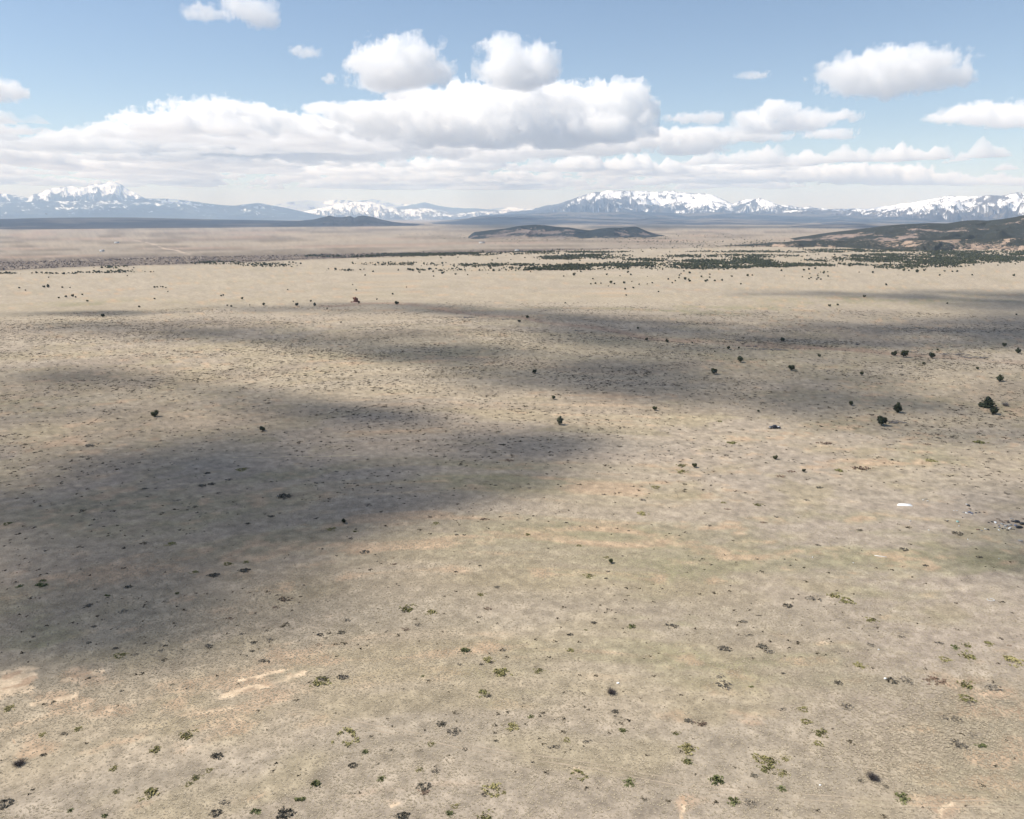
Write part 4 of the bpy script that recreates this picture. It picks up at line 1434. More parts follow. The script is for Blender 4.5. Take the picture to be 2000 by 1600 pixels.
def shrub(px, py, w, kind):
    look, _, P_ = KINDS[kind]
    P = hit(px, py)
    W = w * px_size(P) * .9
    size = 'broad' if W > 3.0 else ('mid sized' if W > 1.7 else 'small')
    o = place_mesh('shrub', P_[rng.randint(len(P_))], P, (W, W * (.8 + .4 * rng.rand()), W * (.5 + .3 * rng.rand())), (rng.rand() - .5) * .8 + (math.pi if rng.rand() < .5 else 0))
    label_later(o, size + ' ' + look, px, py, 'shrub', 'low shrubs scattered over the plain')


SHRUBS = '''
52 1163 5 b;346 1159 10 g;209 1164 12 g;175 1183 15 d;241 1195 20 y;448 1208 18 b;185 1224 13 d;66 1244 8 d;174 1256 12 d;224 1267 13 d;233 1281 25 o;266 1279 11 y;315 1270 14 y;408 1261 20 y;472 1239 11 y;497 1255 17 d;528 1251 14 y;494 1272 12 d;518 1291 24 y;520 1233 10 y;625 1240 16 d;665 1236 19 d;677 1212 18 y;623 1259 14 b;628 1332 38 o;632 1326 26 d;668 1322 30 y;
17 1385 20 o;82 1436 16 o;152 1425 17 o;128 1433 14 y;238 1350 10 d;366 1435 32 o;304 1464 24 o;422 1477 28 d;84 1475 14 d;222 1501 17 o;408 1505 14 o;385 1518 21 o;368 1532 14 o;229 1545 18 o;293 1552 33 o;12 1571 28 d;136 1584 11 g;205 1593 14 g;441 1567 21 y;423 1589 25 d;553 1591 38 d;586 1563 21 g;500 1584 20 g;674 1442 48 r;688 1495 20 d;616 1533 24 g;
556 1172 28 b;539 1187 16 b;795 1188 34 o;790 1194 22 y;842 1197 26 o;816 1220 16 y;792 1229 18 b;953 1189 18 b;937 1205 12 y;1161 1217 16 d;1235 1224 18 g;1112 1240 17 d;1144 1231 7 g;1311 1223 27 y;981 1270 16 d;909 1272 24 g;953 1290 24 o;960 1294 14 d;939 1298 12 d;898 1298 14 y;1114 1270 21 o;1052 1310 23 o;979 1315 40 o;954 1360 18 d;944 1355 26 o;825 1321 9 g;1203 1390 17 d;1201 1399 8 d;1199 1411 6 d;
1341 1408 18 d;1217 1428 17 g;863 1415 24 d;885 1428 34 y;1000 1419 34 o;1038 1400 14 g;968 1447 12 d;909 1464 12 d;841 1454 16 o;1107 1446 16 o;1082 1461 25 y;765 1465 10 d;713 1470 16 g;690 1496 20 d;743 1522 17 g;820 1503 16 o;830 1537 33 d;828 1546 24 b;960 1544 38 o;946 1552 14 d;984 1548 13 o;1040 1489 9 d;1128 1516 34 r;1259 1563 11 d;790 1594 32 d;947 1595 32 o;888 1575 18 o;879 1590 18 g;1340 1461 25 o;1341 1487 21 o;1147 1447 20 y;850 1506 20 y;1320 1432 18 o;
1629 1163 30 o;1655 1174 28 o;1590 1169 30 y;1540 1184 21 d;1452 1214 19 y;1482 1203 12 y;1702 1211 23 o;1657 1227 8 d;1464 1242 18 y;1760 1243 14 y;1700 1259 18 y;1834 1257 16 y;1866 1264 16 g;1888 1260 18 o;1932 1258 18 o;1972 1261 10 b;1888 1280 32 o;1981 1292 34 o;1846 1288 21 o;1486 1263 26 d;1500 1272 26 y;1417 1269 34 y;1564 1283 8 b;1680 1301 24 o;1529 1316 11 d;1468 1342 10 g;1412 1337 34 y;1407 1321 18 y;1740 1330 24 d;1768 1328 26 y;1825 1329 42 b;1636 1334 20 d;
1886 1337 30 o;1944 1346 36 y;1888 1365 30 o;1896 1374 24 y;1657 1382 28 y;1568 1386 22 o;1575 1410 23 o;1529 1387 18 y;1850 1402 24 y;1872 1408 22 y;1346 1409 20 y;1368 1413 26 b;1603 1433 27 o;1599 1453 20 o;1344 1463 33 o;1342 1487 20 g;1918 1458 20 g;1902 1439 20 y;1872 1456 32 y;1484 1482 34 o;1504 1488 28 o;1498 1503 32 o;1529 1510 22 o;1471 1515 18 d;1534 1481 20 o;1680 1525 13 d;1732 1537 13 d;1398 1526 32 g;1526 1542 18 g;1764 1558 28 g;1435 1565 26 g;1466 1571 24 y;1227 1530 25 g;
1150 1125 22 o;1184 1089 14 o;1187 1116 12 y;1183 1130 10 d;851 1023 18 o;967 948 9 d;1001 955 7 d;1034 953 10 y;984 869 13 d;995 900 20 b;1254 1004 24 o;1331 909 24 o;1331 921 22 o;1280 952 20 o;1255 977 16 y;947 1015 20 b;767 1090 9 b;713 1079 24 y;769 1102 14 b;685 1052 14 y;694 1038 12 o;972 1147 15 d;937 1105 9 d;890 1117 10 d;1161 1217 12 d;1106 1021 9 d;1133 1028 7 d;1228 1037 8 d;1030 1044 14 o;907 1045 9 d;888 1038 7 d;892 1045 10 d;1180 966 12 y;1216 1086 8 y;1131 1066 12 o;940 1161 20 o;
175 871 28 y;394 949 22 d;412 946 16 d;446 937 17 y;471 918 22 o;553 970 34 d;345 978 15 y;485 1023 12 d;531 1009 16 d;14 1023 16 o;334 1063 22 o;647 1034 20 o;420 1124 26 d;380 1118 18 o;444 1102 20 o;480 1098 17 o;480 1115 26 d;250 1147 18 d;79 1144 23 g;84 1134 12 g;40 1145 13 g;405 925 14 d;281 955 14 d;
1430 866 26 o;1405 823 14 o;1683 916 36 b;1937 897 16 y;1818 900 20 o;1914 865 26 o;1480 986 20 o;1491 1021 14 b;1517 1010 10 d;1575 977 14 y;1680 1036 13 d;1597 1065 13 y;1767 1074 17 d;1872 1043 20 d;1807 1105 13 d;1914 1089 14 d;1455 963 8 d;1567 906 13 y;1545 921 18 b;1526 931 20 b;1599 953 16 d;1640 920 20 o;1754 1024 6 d;1758 1036 6 d;1634 1051 6 d;1968 965 10 d;1860 853 9 d;1811 868 14 b;1610 866 30 b;1413 982 12 o;1420 995 14 b'''
for row in SHRUBS.replace('\n', '').split(';'):
    a = row.split()
    shrub(float(a[0]), float(a[1]), float(a[2]), a[3])


def scatter_pixels(n, density, y0, y1, x0=-60, x1=2060, seed=5, tries=4):
    """ground points spread evenly over the land seen between two photo rows, thinned by density(px, py, X, Y)"""
    rs = np.random.RandomState(seed)
    r0, r1 = flat_r(y1), flat_r(y0)
    a = R(42)
    r = np.sqrt(rs.uniform(r0 * r0 * .8, r1 * r1, n * tries))
    az = rs.uniform(-a, a, n * tries)
    X, Y = r * np.sin(az), r * np.cos(az)
    Z = land(X, Y)
    px, py = to_pix(X, Y, Z)
    keep = (px > x0) & (px < x1) & (py > y0) & (py < y1)
    keep &= rs.rand(len(X)) < density(px, py, X, Y)
    i = np.where(keep)[0][:n]
    return np.stack([X[i], Y[i], Z[i]], 1), px[i], py[i]


def instancer(name, P, meshes, sx, sz, rz, pick, kind='stuff', label=None, cat=None):
    """one object of points that carries low plants by geometry nodes"""
    me = bpy.data.meshes.new(name)
    me.vertices.add(len(P))
    me.vertices.foreach_set('co', np.asarray(P, np.float32).ravel())
    sc = np.stack([sx, sx, sz], 1).astype(np.float32)
    a = me.attributes.new('size', 'FLOAT_VECTOR', 'POINT')
    a.data.foreach_set('vector', sc.ravel())
    rot = np.zeros((len(P), 3), np.float32)
    rot[:, 2] = rz
    a = me.attributes.new('turn', 'FLOAT_VECTOR', 'POINT')
    a.data.foreach_set('vector', rot.ravel())
    a = me.attributes.new('which', 'INT', 'POINT')
    a.data.foreach_set('value', np.asarray(pick, np.int32))
    me.update()
    o = bpy.data.objects.new(name, me)
    COL.objects.link(o)
    ng = bpy.data.node_groups.new(name, 'GeometryNodeTree')
    ng.interface.new_socket('Geometry', in_out='INPUT', socket_type='NodeSocketGeometry')
    ng.interface.new_socket('Geometry', in_out='OUTPUT', socket_type='NodeSocketGeometry')
    N, L = ng.nodes.new, ng.links.new
    gi, go = N('NodeGroupInput'), N('NodeGroupOutput')
    g2i = N('GeometryNodeGeometryToInstance')
    for m in reversed(meshes):
        src = bpy.data.objects.new(name + '_source', m)
        oi = N('GeometryNodeObjectInfo')
        oi.inputs['Object'].default_value = src
        L(oi.outputs['Geometry'], g2i.inputs[0])
    ip = N('GeometryNodeInstanceOnPoints')
    ip.inputs['Pick Instance'].default_value = True

    def attr(nm, tp):
        n = N('GeometryNodeInputNamedAttribute')
        n.data_type = tp
        n.inputs['Name'].default_value = nm
        return n.outputs['Attribute']
    L(gi.outputs[0], ip.inputs['Points'])
    L(g2i.outputs[0], ip.inputs['Instance'])
    L(attr('which', 'INT'), ip.inputs['Instance Index'])
    L(attr('turn', 'FLOAT_VECTOR'), ip.inputs['Rotation'])
    L(attr('size', 'FLOAT_VECTOR'), ip.inputs['Scale'])
    L(ip.outputs[0], go.inputs[0])
    md = o.modifiers.new('scatter', 'NODES')
    md.node_group = ng
    return tag(o, label, cat, kind=kind)


# woodland: bands of juniper and pinyon on the shelf behind, thinning into single trees
WOODS = [  # centre x, y, rx, ry, weight
    (1350, 517, 170, 9, 1.0), (1200, 522, 150, 6, .9), (1050, 526, 150, 3.0, .85), (1450, 513, 70, 8, 1.0), (920, 528, 120, 2.2, .6), (670, 528, 40, 1.8, .6),
    (1160, 502, 70, 5, .8), (1100, 504, 50, 4, .6), (1430, 501, 130, 3, .8), (1260, 508, 60, 3, .5), (1800, 503, 150, 7, .95), (1900, 500, 140, 10, 1.0), (1990, 496, 90, 12, 1.0), (1720, 507, 70, 6, .8), (1840, 512, 90, 5, .8), (1960, 508, 70, 7, .8), (1600, 518, 100, 3, .7), (1520, 520, 40, 3, .7),
    (1760, 489, 180, 3, .8), (1950, 485, 120, 4, .9), (1560, 492, 200, 2.0, .4), (830, 498, 130, 3.0, .7), (700, 500, 120, 3.0, .5), (960, 496, 120, 2, .7), (1120, 493, 120, 1.5, .6), (780, 516, 90, 3, .35), (960, 519, 100, 4, .4), (540, 518, 70, 4, .25), (430, 515, 60, 3, .2), (230, 523, 40, 2, .35), (240, 531, 60, 2, .25), (70, 535, 90, 1.2, .45), (200, 533, 60, 1, .4), (1760, 521, 60, 5, .45), (1620, 508, 50, 4, .5), (1850, 520, 40, 3, .4)]


def wood_density(px, py, X, Y):
    q = np.zeros(px.shape)
    for x, y, rx, ry, w in WOODS:
        q = np.maximum(q, w * np.exp(-(((px - x) / rx) ** 2 + ((py - y) / ry) ** 2) ** 3.5))
    q = q * (.15 + .95 * sstep(-.45, .1, fbm2(X / 70, Y / 110, 4, 170)))
    sp = .002 * (py > 484) * (py < 542) * sstep(500, 900, px)
    return np.clip(np.maximum(q * .68, sp), 0, 1)


Pw, wpx, wpy = scatter_pixels(34000, wood_density, 482, 545, seed=21, tries=10)


def hill_foot_density(px, py, X, Y):
    q = blobs(px, py, [(1000, 463, 120, 5, .35), (1150, 465, 160, 6, .55), (1300, 468, 120, 5, .5), (1380, 474, 140, 5, .6), (1480, 478, 120, 5, .8), (1620, 482, 150, 4, .7), (1850, 479, 160, 4, .9), (720, 447, 150, 3, .3), (1300, 478, 90, 2.5, .4)])
    return q * sstep(-.35, .35, fbm2(X / 160, Y / 260, 4, 176))


Pf, fpx, fpy = scatter_pixels(9000, hill_foot_density, 450, 485, seed=22, tries=9)
Pw, wpx, wpy = np.concatenate([Pw, Pf]), np.concatenate([wpx, fpx]), np.concatenate([wpy, fpy])
hgt = np.clip(rng.gamma(6, .62, len(Pw)), 1.6, 6.2)
order = np.argsort(-(hgt / np.linalg.norm(Pw, axis=1)))
single = []
for i in order:
    if 505 < wpy[i] < 545 and len(single) < 150:
        single.append(i)
for i in single:
    W = hgt[i]
    o = place_mesh('juniper_tree', JP_FAR[rng.randint(4)], Pw[i], (W, W, W * .85), rng.rand() * 6.28)
    label_later(o, '%s juniper' % ('tall' if W > 5.2 else 'squat'), wpx[i], wpy[i], 'tree', 'junipers dotted over the plain')
rest = np.setdiff1d(np.arange(len(Pw)), single)
instancer('woodland', Pw[rest], JP_WOOD, hgt[rest], hgt[rest] * .85, rng.rand(len(rest)) * 6.28, rng.randint(0, 4, len(rest)), label='bands of dark juniper woodland across the far shelf', cat='woodland')

# river scrub beyond the lip on the left
def river_density(px, py, X, Y):
    bt = np.interp(px, [0, 120, 300, 500, 700, 1000, 1300], [506, 503, 501, 498, 494, 486, 482])
    return sstep(-1, 2, py - bt) * (.3 + .7 * sstep(-.2, .5, fbm2(X / 90, Y / 60, 3, 175))) * sstep(1300, 900, px) * (wood_behind(X, Y))


def wood_behind(X, Y):
    r = np.hypot(X, Y)
    return (r > np.interp(np.degrees(np.arctan2(X, Y)), LIP_AZ, LIP_R) + 40) * 1.0


Pr, _, _ = scatter_pixels(9000, river_density, 484, 530, seed=23)
hr = rng.uniform(1.6, 4.5, len(Pr))
RIV = [crown_mesh('river_scrub_bush', 470 + k, juniper_proto(370 + k, 'broken')[:4], 14, .42, leafy('river_scrub_twigs_%s' % 'ab'[k], (.12, .098, .085), (.17, .14, .12))) for k in range(2)]
instancer('river_scrub', Pr, RIV, hr, hr * .7, rng.rand(len(Pr)) * 6.28, rng.randint(0, 2, len(Pr)), label='grey brown leafless scrub along the river flat', cat='scrub')

# low brush: thousands of small dark dashes on the plain
BR = [shrub_mesh(800 + i, SCRUBM, 7, .5, .45, .22, .17, name='low_brush') for i in range(5)]


def brush_density(px, py, X, Y):
    n = fbm2(X / 70, Y / 40, 4, 180)
    d = .20 + .8 * sstep(-.15, .5, n)
    w = np.interp(py, [590, 640, 680, 760, 880, 940, 1050, 1200, 1600], [.25, .9, 1, 1, .85, .6, .5, .5, .5])
    w = w * (1 - .75 * blobs(px, py, [(1250, 900, 330, 60, .5), (1500, 1050, 400, 120, .8), (300, 1000, 400, 70, .55)]))
    return np.clip(d * w, 0, 1)


Pb, bpx, bpy_ = scatter_pixels(30000, brush_density, 588, 1640, seed=29, tries=5)
near = np.linalg.norm(Pb, axis=1)
sb = rng.gamma(2.6, .38, len(Pb)) * np.interp(near, [150, 300, 500, 1100], [.62, .85, 1.35, 1.9])
sb = np.clip(sb, .3, 4.5)
instancer('low_brush', Pb, BR, sb, np.minimum(sb, 1.3) * .75, rng.rand(len(Pb)) * 6.28, rng.randint(0, 5, len(Pb)), label='low dark brush speckling the dry plain', cat='brush')

# bunch grass close to the camera
GRASSM = leafy('dry_bunch_grass', (.25, .21, .15), (.41, .345, .25))
GT = []
for i in range(4):
    rs = np.random.RandomState(900 + i)
    V, F4 = [], []
    for k in range(7):
        a = k * .9 + rs.rand() * .5
        o_ = np.array([math.cos(a), math.sin(a), 0])
        t_ = np.array([-o_[1], o_[0], 0])
        b = len(V)
        V += [o_ * .05 - t_ * .16, o_ * .05 + t_ * .16, o_ * .42 + t_ * .10 + np.array([0, 0, .34 + .2 * rs.rand()]), o_ * .40 - t_ * .10 + np.array([0, 0, .34 + .2 * rs.rand()])]
        F4.append((b, b + 1, b + 2, b + 3))
    GT.append(mesh_obj('grass_tuft', np.array(V), np.array(F4), GRASSM, False, link=False).data)


def grass_density(px, py, X, Y):
    n = fbm2(X / 30, Y / 20, 4, 190)
    bare = np.maximum(blobs(px, py, PALE), streaks(px, py))
    bunch = blobs(px, py, [(1830, 1420, 230, 110, 1.0), (1700, 1480, 160, 60, .8)])
    r = np.hypot(X, Y)
    td = seg_dist(X, Y, TRACK_XY)
    return np.clip((np.abs(td - .8) > .2) * (.22 + .45 * sstep(-.4, .5, n) + .5 * bunch) * (1 - .97 * sstep(.3, .6, bare)) * sstep(360, 190, r), 0, 1)


Pg, gx, gy = scatter_pixels(130000, grass_density, 900, 1650, seed=31)
bun = blobs(gx, gy, [(1830, 1420, 230, 110, 1.0), (1700, 1480, 160, 60, .8)])
sg = rng.uniform(.22, .58, len(Pg)) * (1 + .25 * bun)
instancer('bunch_grass', Pg, GT, sg, sg * (.30 + .12 * bun), rng.rand(len(Pg)) * 6.28, rng.randint(0, 4, len(Pg)), label='dry bunch grass covering the near plain', cat='grass')

# ---------------------------------------------------------------- red rock outcrop
def rock_mesh(seed, sx, sy, sz, rough=.22, sub=2):
    iv, ifc = ico(sub)
    n = noise3(iv[:, 0] * 1.7 + seed, iv[:, 1] * 1.7, iv[:, 2] * 1.7, seed)
    n2 = noise3(iv[:, 0] * 4 + seed, iv[:, 1] * 4, iv[:, 2] * 4, seed + 1)
    V = iv * (1 + rough * n + rough * .5 * n2)[:, None] * np.array([sx, sy, sz]) / 2
    return V, ifc


REDROCK = plain('red_sandstone', (.17, .075, .050), .95, 0, .35, .6)
PALEROCK = plain('pinkish_rubble', (.42, .30, .25), .95, 0, .25, 1.0)
P = hit(694, 591)
k = px_size(P)
rockroot = empty('rock_outcrop', P)
tag(rockroot, 'dark red rock outcrop standing alone on a pale apron', 'rock')
for i, (x, z, sx, sz, mt, nm) in enumerate([(0.5, 3.6, 4.6, 7.2, REDROCK, 'rock'), (-2.2, 5.6, 2.2, 2.6, REDROCK, 'rock'), (2.4, 3.4, 2.8, 5.8, REDROCK, 'rock'), (.2, 1.4, 6.4, 3.4, REDROCK, 'rock'), (4.2, 1.0, 3.4, 2.4, REDROCK, 'rock'), (.4, .25, 9.5, 1.0, PALEROCK, 'rubble_apron'), (-5, .5, 3.6, 1.6, REDROCK, 'rock')]):
    V, fc = rock_mesh(20 + i, sx, sx * .8, sz)
    mesh_obj(nm, V + np.array([x, (-3.0 if nm != 'rock' else 0.3 * i), z]), np.array(fc), mt, False, rockroot)


# ---------------------------------------------------------------- pickup truck
NAVY = plain('dark_navy_paint', (.014, .017, .032), .5)
NAVY.node_tree.nodes['Principled BSDF'].inputs['Coat Weight'].default_value = .15
GLASS = plain('dark_glass', (.015, .017, .02), .3)
TYRE = plain('tyre_rubber', (.018, .018, .018), .85)
RIMM = plain('alloy_rim', (.45, .46, .48), .35, .9)
CHROME = plain('chrome_trim', (.6, .6, .62), .25, .9)
LAMPC = plain('headlight_lens', (.75, .77, .8), .15)
LAMPR = plain('tail_light_lens', (.32, .012, .012), .2)
WHITE = plain('white_sheet', (.80, .80, .78), .6, 0, .06, 1.5)
WHITEP = plain('white_plastic', (.78, .79, .80), .5)

P = hit(1513, 837)
tr = empty('pickup_truck', P, R(4))
tag(tr, 'dark navy pickup truck parked on the open plain, nose to the left', 'pickup truck')


def tpart(nm, mb, mat, parent=None, label=None):
    o = mb.build(nm, mat, parent or tr)
    if label:
        o['label'] = label
    return o


m = MB()
m.prism([(-2.78, .52), (-2.80, .80), (-2.72, 1.02), (-2.45, 1.12), (-1.35, 1.18), (.95, 1.16), (.95, .50), (-1.15, .46), (-1.3, .78), (-1.6, .92), (-1.95, .92), (-2.2, .78), (-2.32, .48)][::-1], -.96, .96, (.95, .06))
tpart('body', m, NAVY)
m = MB()
m.prism([(-1.45, 1.17), (-.62, 1.80), (-.45, 1.85), (.62, 1.85), (.78, 1.80), (.95, 1.16)][::-1], -.90, .90, (1.17, .16))
cab = tpart('cab', m, NAVY)
for sg in (-1, 1):
    for x0, x1, x2, x3 in ((-1.12, -.62, -.22, -.22), (-.12, -.12, .60, .76)):
        m = MB()
        pts = [(x0, 1.24), (x1, 1.74), (x2, 1.74), (x3, 1.24)]
        A = [(x, sg * (.925 - .16 * (z - 1.17) / .68), z) for x, z in pts]
        B = [(x, sg * (.895 - .16 * (z - 1.17) / .68), z) for x, z in pts]
        m.add(A + B, [(0, 1, 2, 3) if sg > 0 else (3, 2, 1, 0), (7, 6, 5, 4) if sg > 0 else (4, 5, 6, 7), (0, 4, 5, 1), (1, 5, 6, 2), (2, 6, 7, 3), (3, 7, 4, 0)])
        m.build('side_window', GLASS, cab)
m = MB()
m.add([(-1.44, -.78, 1.21), (-.70, -.68, 1.77), (-.70, .68, 1.77), (-1.44, .78, 1.21), (-1.40, -.78, 1.19), (-.66, -.68, 1.75), (-.66, .68, 1.75), (-1.40, .78, 1.19)], [(0, 3, 2, 1), (4, 5, 6, 7), (0, 1, 5, 4), (1, 2, 6, 5), (2, 3, 7, 6), (3, 0, 4, 7)])
m.build('windscreen', GLASS, cab)
m = MB()
m.box((1.85, 0, .62), (1.74, 1.80, .10))
m.box((1.85, -.93, .85), (1.74, .08, .58))
m.box((1.85, .93, .85), (1.74, .08, .58))
m.box((1.01, 0, .88), (.08, 1.78, .52))
bed = tpart('cargo_bed', m, NAVY)
m = MB()
m.box((2.76, 0, .86), (.07, 1.86, .54))
m.build('tailgate', NAVY, bed)
for x in (-1.78, 1.82):
    for sg in (-1, 1):
        m = MB()
        m.cyl((x, sg * .86, .39), .39, .25, 'y', 20)
        w = tpart('wheel', m, TYRE)
        m = MB()
        m.cyl((x, sg * .965, .39), .23, .06, 'y', 12)
        m.build('rim', RIMM, w)
m = MB()
m.box((-2.86, 0, .56), (.12, 1.86, .22))
tpart('front_bumper', m, CHROME)
m = MB()
m.box((2.85, 0, .56), (.12, 1.80, .18))
tpart('rear_bumper', m, CHROME)
m = MB()
m.box((-2.80, 0, .88), (.05, 1.1, .24))
tpart('grille', m, CHROME)
for sg in (-1, 1):
    m = MB()
    m.box((-2.76, sg * .76, .90), (.10, .32, .18))
    tpart('headlight', m, LAMPC)
    m = MB()
    m.box((2.80, sg * .88, .92), (.06, .14, .30))
    tpart('tail_light', m, LAMPR)
    m = MB()
    m.box((-.95, sg * 1.03, 1.28), (.10, .16, .14))
    tpart('side_mirror', m, NAVY)
m = MB()
m.box((2.3, .1, .90), (.45, .8, .46), .2, .9)
m.box((1.7, .35, .85), (.4, .4, .32), .5)
ld = m.build('white_load', WHITEP)
ld.location = P
ld.rotation_euler = (0, 0, R(4))
tag(ld, 'white boxes lying in the bed of the dark pickup truck', 'load')

# ---------------------------------------------------------------- dumped rubbish at the right
P = hit(1766, 987)
k = px_size(P)
m = MB()
m.add([(-13 * k, -.1, .06), (-8 * k, .95, .42), (12 * k, .6, .36), (12.5 * k, -1.25, .05), (-12.6 * k, -.2, 0.0), (-8 * k, .95, .02), (12 * k, .6, .02), (12.8 * k, -1.3, 0.0), (1.5 * k, .8, .46), (2 * k, -.75, .12)],
      [(0, 9, 8, 1), (9, 3, 2, 8), (4, 5, 6, 7), (0, 1, 5, 4), (1, 8, 2, 6, 5), (2, 3, 7, 6), (3, 9, 0, 4, 7)])
o = m.build('white_sheet', WHITE)
o.location = P
tag(o, 'large white sheet or panel lying flat on the grass, brightest thing on the plain', 'sheet')

SCRAP = [plain('black_plastic', (.012, .012, .013), .5), plain('grey_board', (.30, .30, .29), .9, 0, .2, 3), plain('pale_plastic', (.72, .73, .72), .6), plain('blue_grey_cloth', (.12, .14, .20), .9), plain('rusty_tin', (.16, .09, .06), .8), plain('teal_plastic', (.30, .52, .48), .6), plain('brown_board', (.22, .16, .11), .9)]
SC_NAME = ['black_bag', 'grey_board', 'pale_scrap', 'cloth_bundle', 'rusty_sheet', 'teal_tub', 'brown_board']
SC_WORD = ['black bag', 'grey board', 'pale scrap', 'blue grey cloth bundle', 'rusty tin sheet', 'teal plastic tub', 'brown board']


def scrap_piece(c, s, rz, seed):
    rs = np.random.RandomState(seed)
    m = MB()
    if c in (0, 3):
        V, fc = rock_mesh(seed, s, s * .7, s * .38, .3, 1)
        V[:, 2] += s * .12
        m.add(V, fc)
    elif c == 5:
        m.cyl((0, 0, s * .22), s * .36, s * .44, 'z', 10, s * .45)
    else:
        m.box((0, 0, .10 + s * .06), (s, s * .5, .05), 0, 1, (.18 * rs.normal(), .18 * rs.normal()))
        m.box((s * .25, s * .1, .06), (s * .5, s * .35, .05), .6, 1, (.1, .06))
    o = m.build(SC_NAME[c], SCRAP[c])
    o.rotation_euler = (0, 0, rz)
    return o


JUNK = [  # x, y, metres, kind : in heaps at the right edge, and strays
    (1986, 1020, 2.4, 0), (1996, 1024, 2.2, 0), (1990, 1031, 2.6, 0), (1978, 1019, 1.5, 0), (1969, 1021, 1.1, 0), (1983, 1027, 1.5, 3), (1972, 1026, 1.6, 1), (1964, 1028, 1.8, 1), (1957, 1024, 1.5, 1), (1962, 1032, 1.3, 2), (1972, 1032, 1.1, 2), (1950, 1026, 1.2, 1), (1944, 1021, 1.3, 2), (1938, 1020, 1.0, 0), (1931, 1021, .9, 0), (1955, 1018, 1.4, 6), (1966, 1018, 1.5, 6), (1976, 1014, 1.2, 1), (1949, 1014, 1.2, 6),
    (1958, 1033, .9, 0), (1943, 1031, .8, 0), (1930, 1035, 1.1, 0), (1925, 1034, .8, 2), (1951, 1036, .8, 2), (1968, 1036, 1.0, 0), (1910, 1035, 1.2, 4), (1917, 1037, .9, 1), (1998, 1014, 1.3, 4), (1979, 1034, 1.0, 1), (1952, 1030, 1.0, 3), (1960, 1021, .9, 4), (1970, 1029, .8, 4),
    (1891, 988, 1.7, 0), (1889, 986, 1.5, 2), (1894, 994, 1.3, 6), (1893, 1001, 1.4, 3), (1888, 1003, 1.1, 2), (1898, 1003, 1.2, 3), (1882, 1001, 1.0, 1), (1899, 1006, .9, 2), (1906, 1002, .9, 0), (1913, 1001, .8, 0), (1922, 1001, .8, 0), (1863, 998, .6, 2), (1869, 998, .5, 2),
    (1870, 1020, 1.0, 5), (1850, 1017, .8, 2), (1778, 1018, .9, 2), (1873, 1028, .6, 2), (1667, 1100, .5, 2), (1890, 1054, .6, 2), (1587, 1089, .6, 2), (1814, 1036, .5, 2), (1951, 1092, .5, 2), (1993, 1057, 1.3, 1), (1880, 1011, .6, 0), (1808, 975, 1.2, 1), (1803, 977, .8, 2), (1812, 979, .8, 2)]
for i, (px, py, s, c) in enumerate(JUNK):
    P = hit(px, py)
    o = scrap_piece(c, s, rng.rand() * 3.1, 70 + i)
    o.location = P
    size = 'big' if s > 1.7 else ('middling' if s > 1.0 else 'small')
    if px > 1923 and 1010 < py < 1040:
        look = size + ' ' + SC_WORD[c] + ' in the junk heap'
    elif 1878 < px < 1924 and 980 < py < 1010:
        look = size + ' ' + SC_WORD[c] + ' in the small scrap pile'
    else:
        look = size + ' ' + SC_WORD[c] + ' lying stray'
    pending.append((o, look, px, py, 'rubbish', 'rubbish dumped on the plain'))

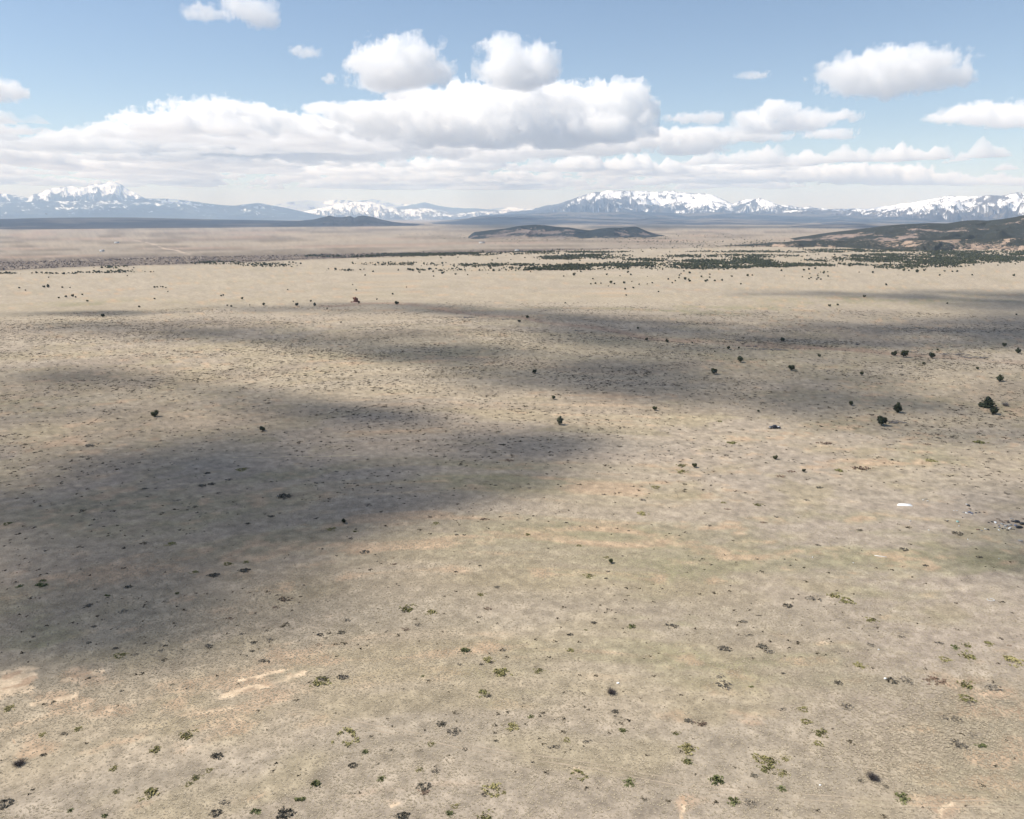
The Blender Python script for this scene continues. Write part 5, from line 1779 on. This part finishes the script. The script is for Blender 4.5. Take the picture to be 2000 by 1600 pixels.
P = hit(1720, 1087)
m = MB()
m.box((0, 0, .08), (1.0 + 19 * px_size(P) * .75, .28, .10), -.35, 1, (.0, .0))
o = m.build('white_plank', WHITE)
o.location = P
tag(o, 'thin white plank lying askew in the green grass', 'plank')
P = hit(1935, 1172)
m = MB()
for a in range(14):
    t0, t1 = a * 2 * math.pi / 14, (a + 1) * 2 * math.pi / 14
    if a in (3, 4):
        continue
    m.bar((math.cos(t0) * 1.0, math.sin(t0) * .8, .07), (math.cos(t1) * 1.0, math.sin(t1) * .8, .07 + .05 * (a % 3)), .06, 5)
o = m.build('white_hose', WHITEP)
o.location = P
tag(o, 'loop of white hose lying at far right in the grass', 'hose')
for px, py, s, lab in [(1207, 1335, .75, 'white stone beside the dark purple dead bush'), (1729, 1326, .8, 'pale stone at the left end of a dark grey shrub strip'), (1489, 1263, .6, 'white stone inside a grey shrub right of centre'), (1602, 1534, .45, 'small white stone on the bottom grass right of centre'), (1716, 1269, .5, 'pale stone below a grey shrub at right')]:
    V, fc = rock_mesh(int(px), s, s * .8, s * .55, .25, 1)
    o = mesh_obj('stone', V + np.array([0, 0, s * .12]), np.array(fc), WHITE, False)
    o.location = hit(px, py)
    tag(o, lab, 'stone', 'white stones on the grass')

# ---------------------------------------------------------------- far farmhouses and a bird
ROOF = plain('grey_tin_roof', (.30, .30, .31), .5)
WALL = plain('white_house_wall', (.78, .77, .74), .8)
for px, py, L, lab in [(941, 475.4, 26, 'tiny white farmhouse on the far plain left of the butte'), (1010, 491.3, 15, 'tiny white farmhouse at the edge of the river scrub'), (228, 475, 22, 'tiny pale farmhouse on the far plain at left'), (199, 491.5, 18, 'tiny pale farm shed above the river scrub at left')]:
    P = hit(px, py)
    o = empty('farmhouse', P, R(12))
    m = MB()
    m.box((0, 0, 1.8), (L, L * .5, 5))
    m.build('wall', WALL, o)
    m = MB()
    m.prism([(-L * .28, 4.3), (0, 7.2), (L * .28, 4.3)][::-1], -L * .53, L * .53)
    rf = m.build('roof', ROOF, o)
    rf.rotation_euler = (0, 0, R(90))
    tag(o, lab, 'house', 'farmhouses on the far plain')

dB = pix_dir(90, 418)
o = None
m = MB()
m.add([(0, -.26, 0), (.07, -.08, .03), (.06, .14, .02), (0, .30, .02), (-.06, .14, .02), (-.07, -.08, .03), (0, 0, .09), (0, 0, -.08), (.55, .06, .16), (.62, -.06, .17), (.25, -.10, .09), (.25, .10, .09), (-.55, .06, .16), (-.62, -.06, .17), (-.25, -.10, .09), (-.25, .10, .09), (.09, .44, .02), (-.09, .44, .02)],
      [(0, 1, 6), (1, 2, 6), (2, 3, 6), (3, 4, 6), (4, 5, 6), (5, 0, 6), (1, 0, 7), (2, 1, 7), (3, 2, 7), (4, 3, 7), (5, 4, 7), (0, 5, 7), (1, 10, 11, 2), (10, 9, 8, 11), (5, 4, 15, 14), (14, 15, 12, 13), (3, 2, 16), (3, 17, 4), (3, 16, 17)])
o = m.build('bird', plain('dark_feathers', (.03, .03, .032), .8))
o.location = np.array([0, 0, CAM_H]) + dB * 420
o.scale = (1.2, 1.2, 1.2)
o.rotation_euler = (R(25), R(20), R(60))
tag(o, 'tiny dark bird flying low in front of the blue mountains at left', 'bird')

write_labels()
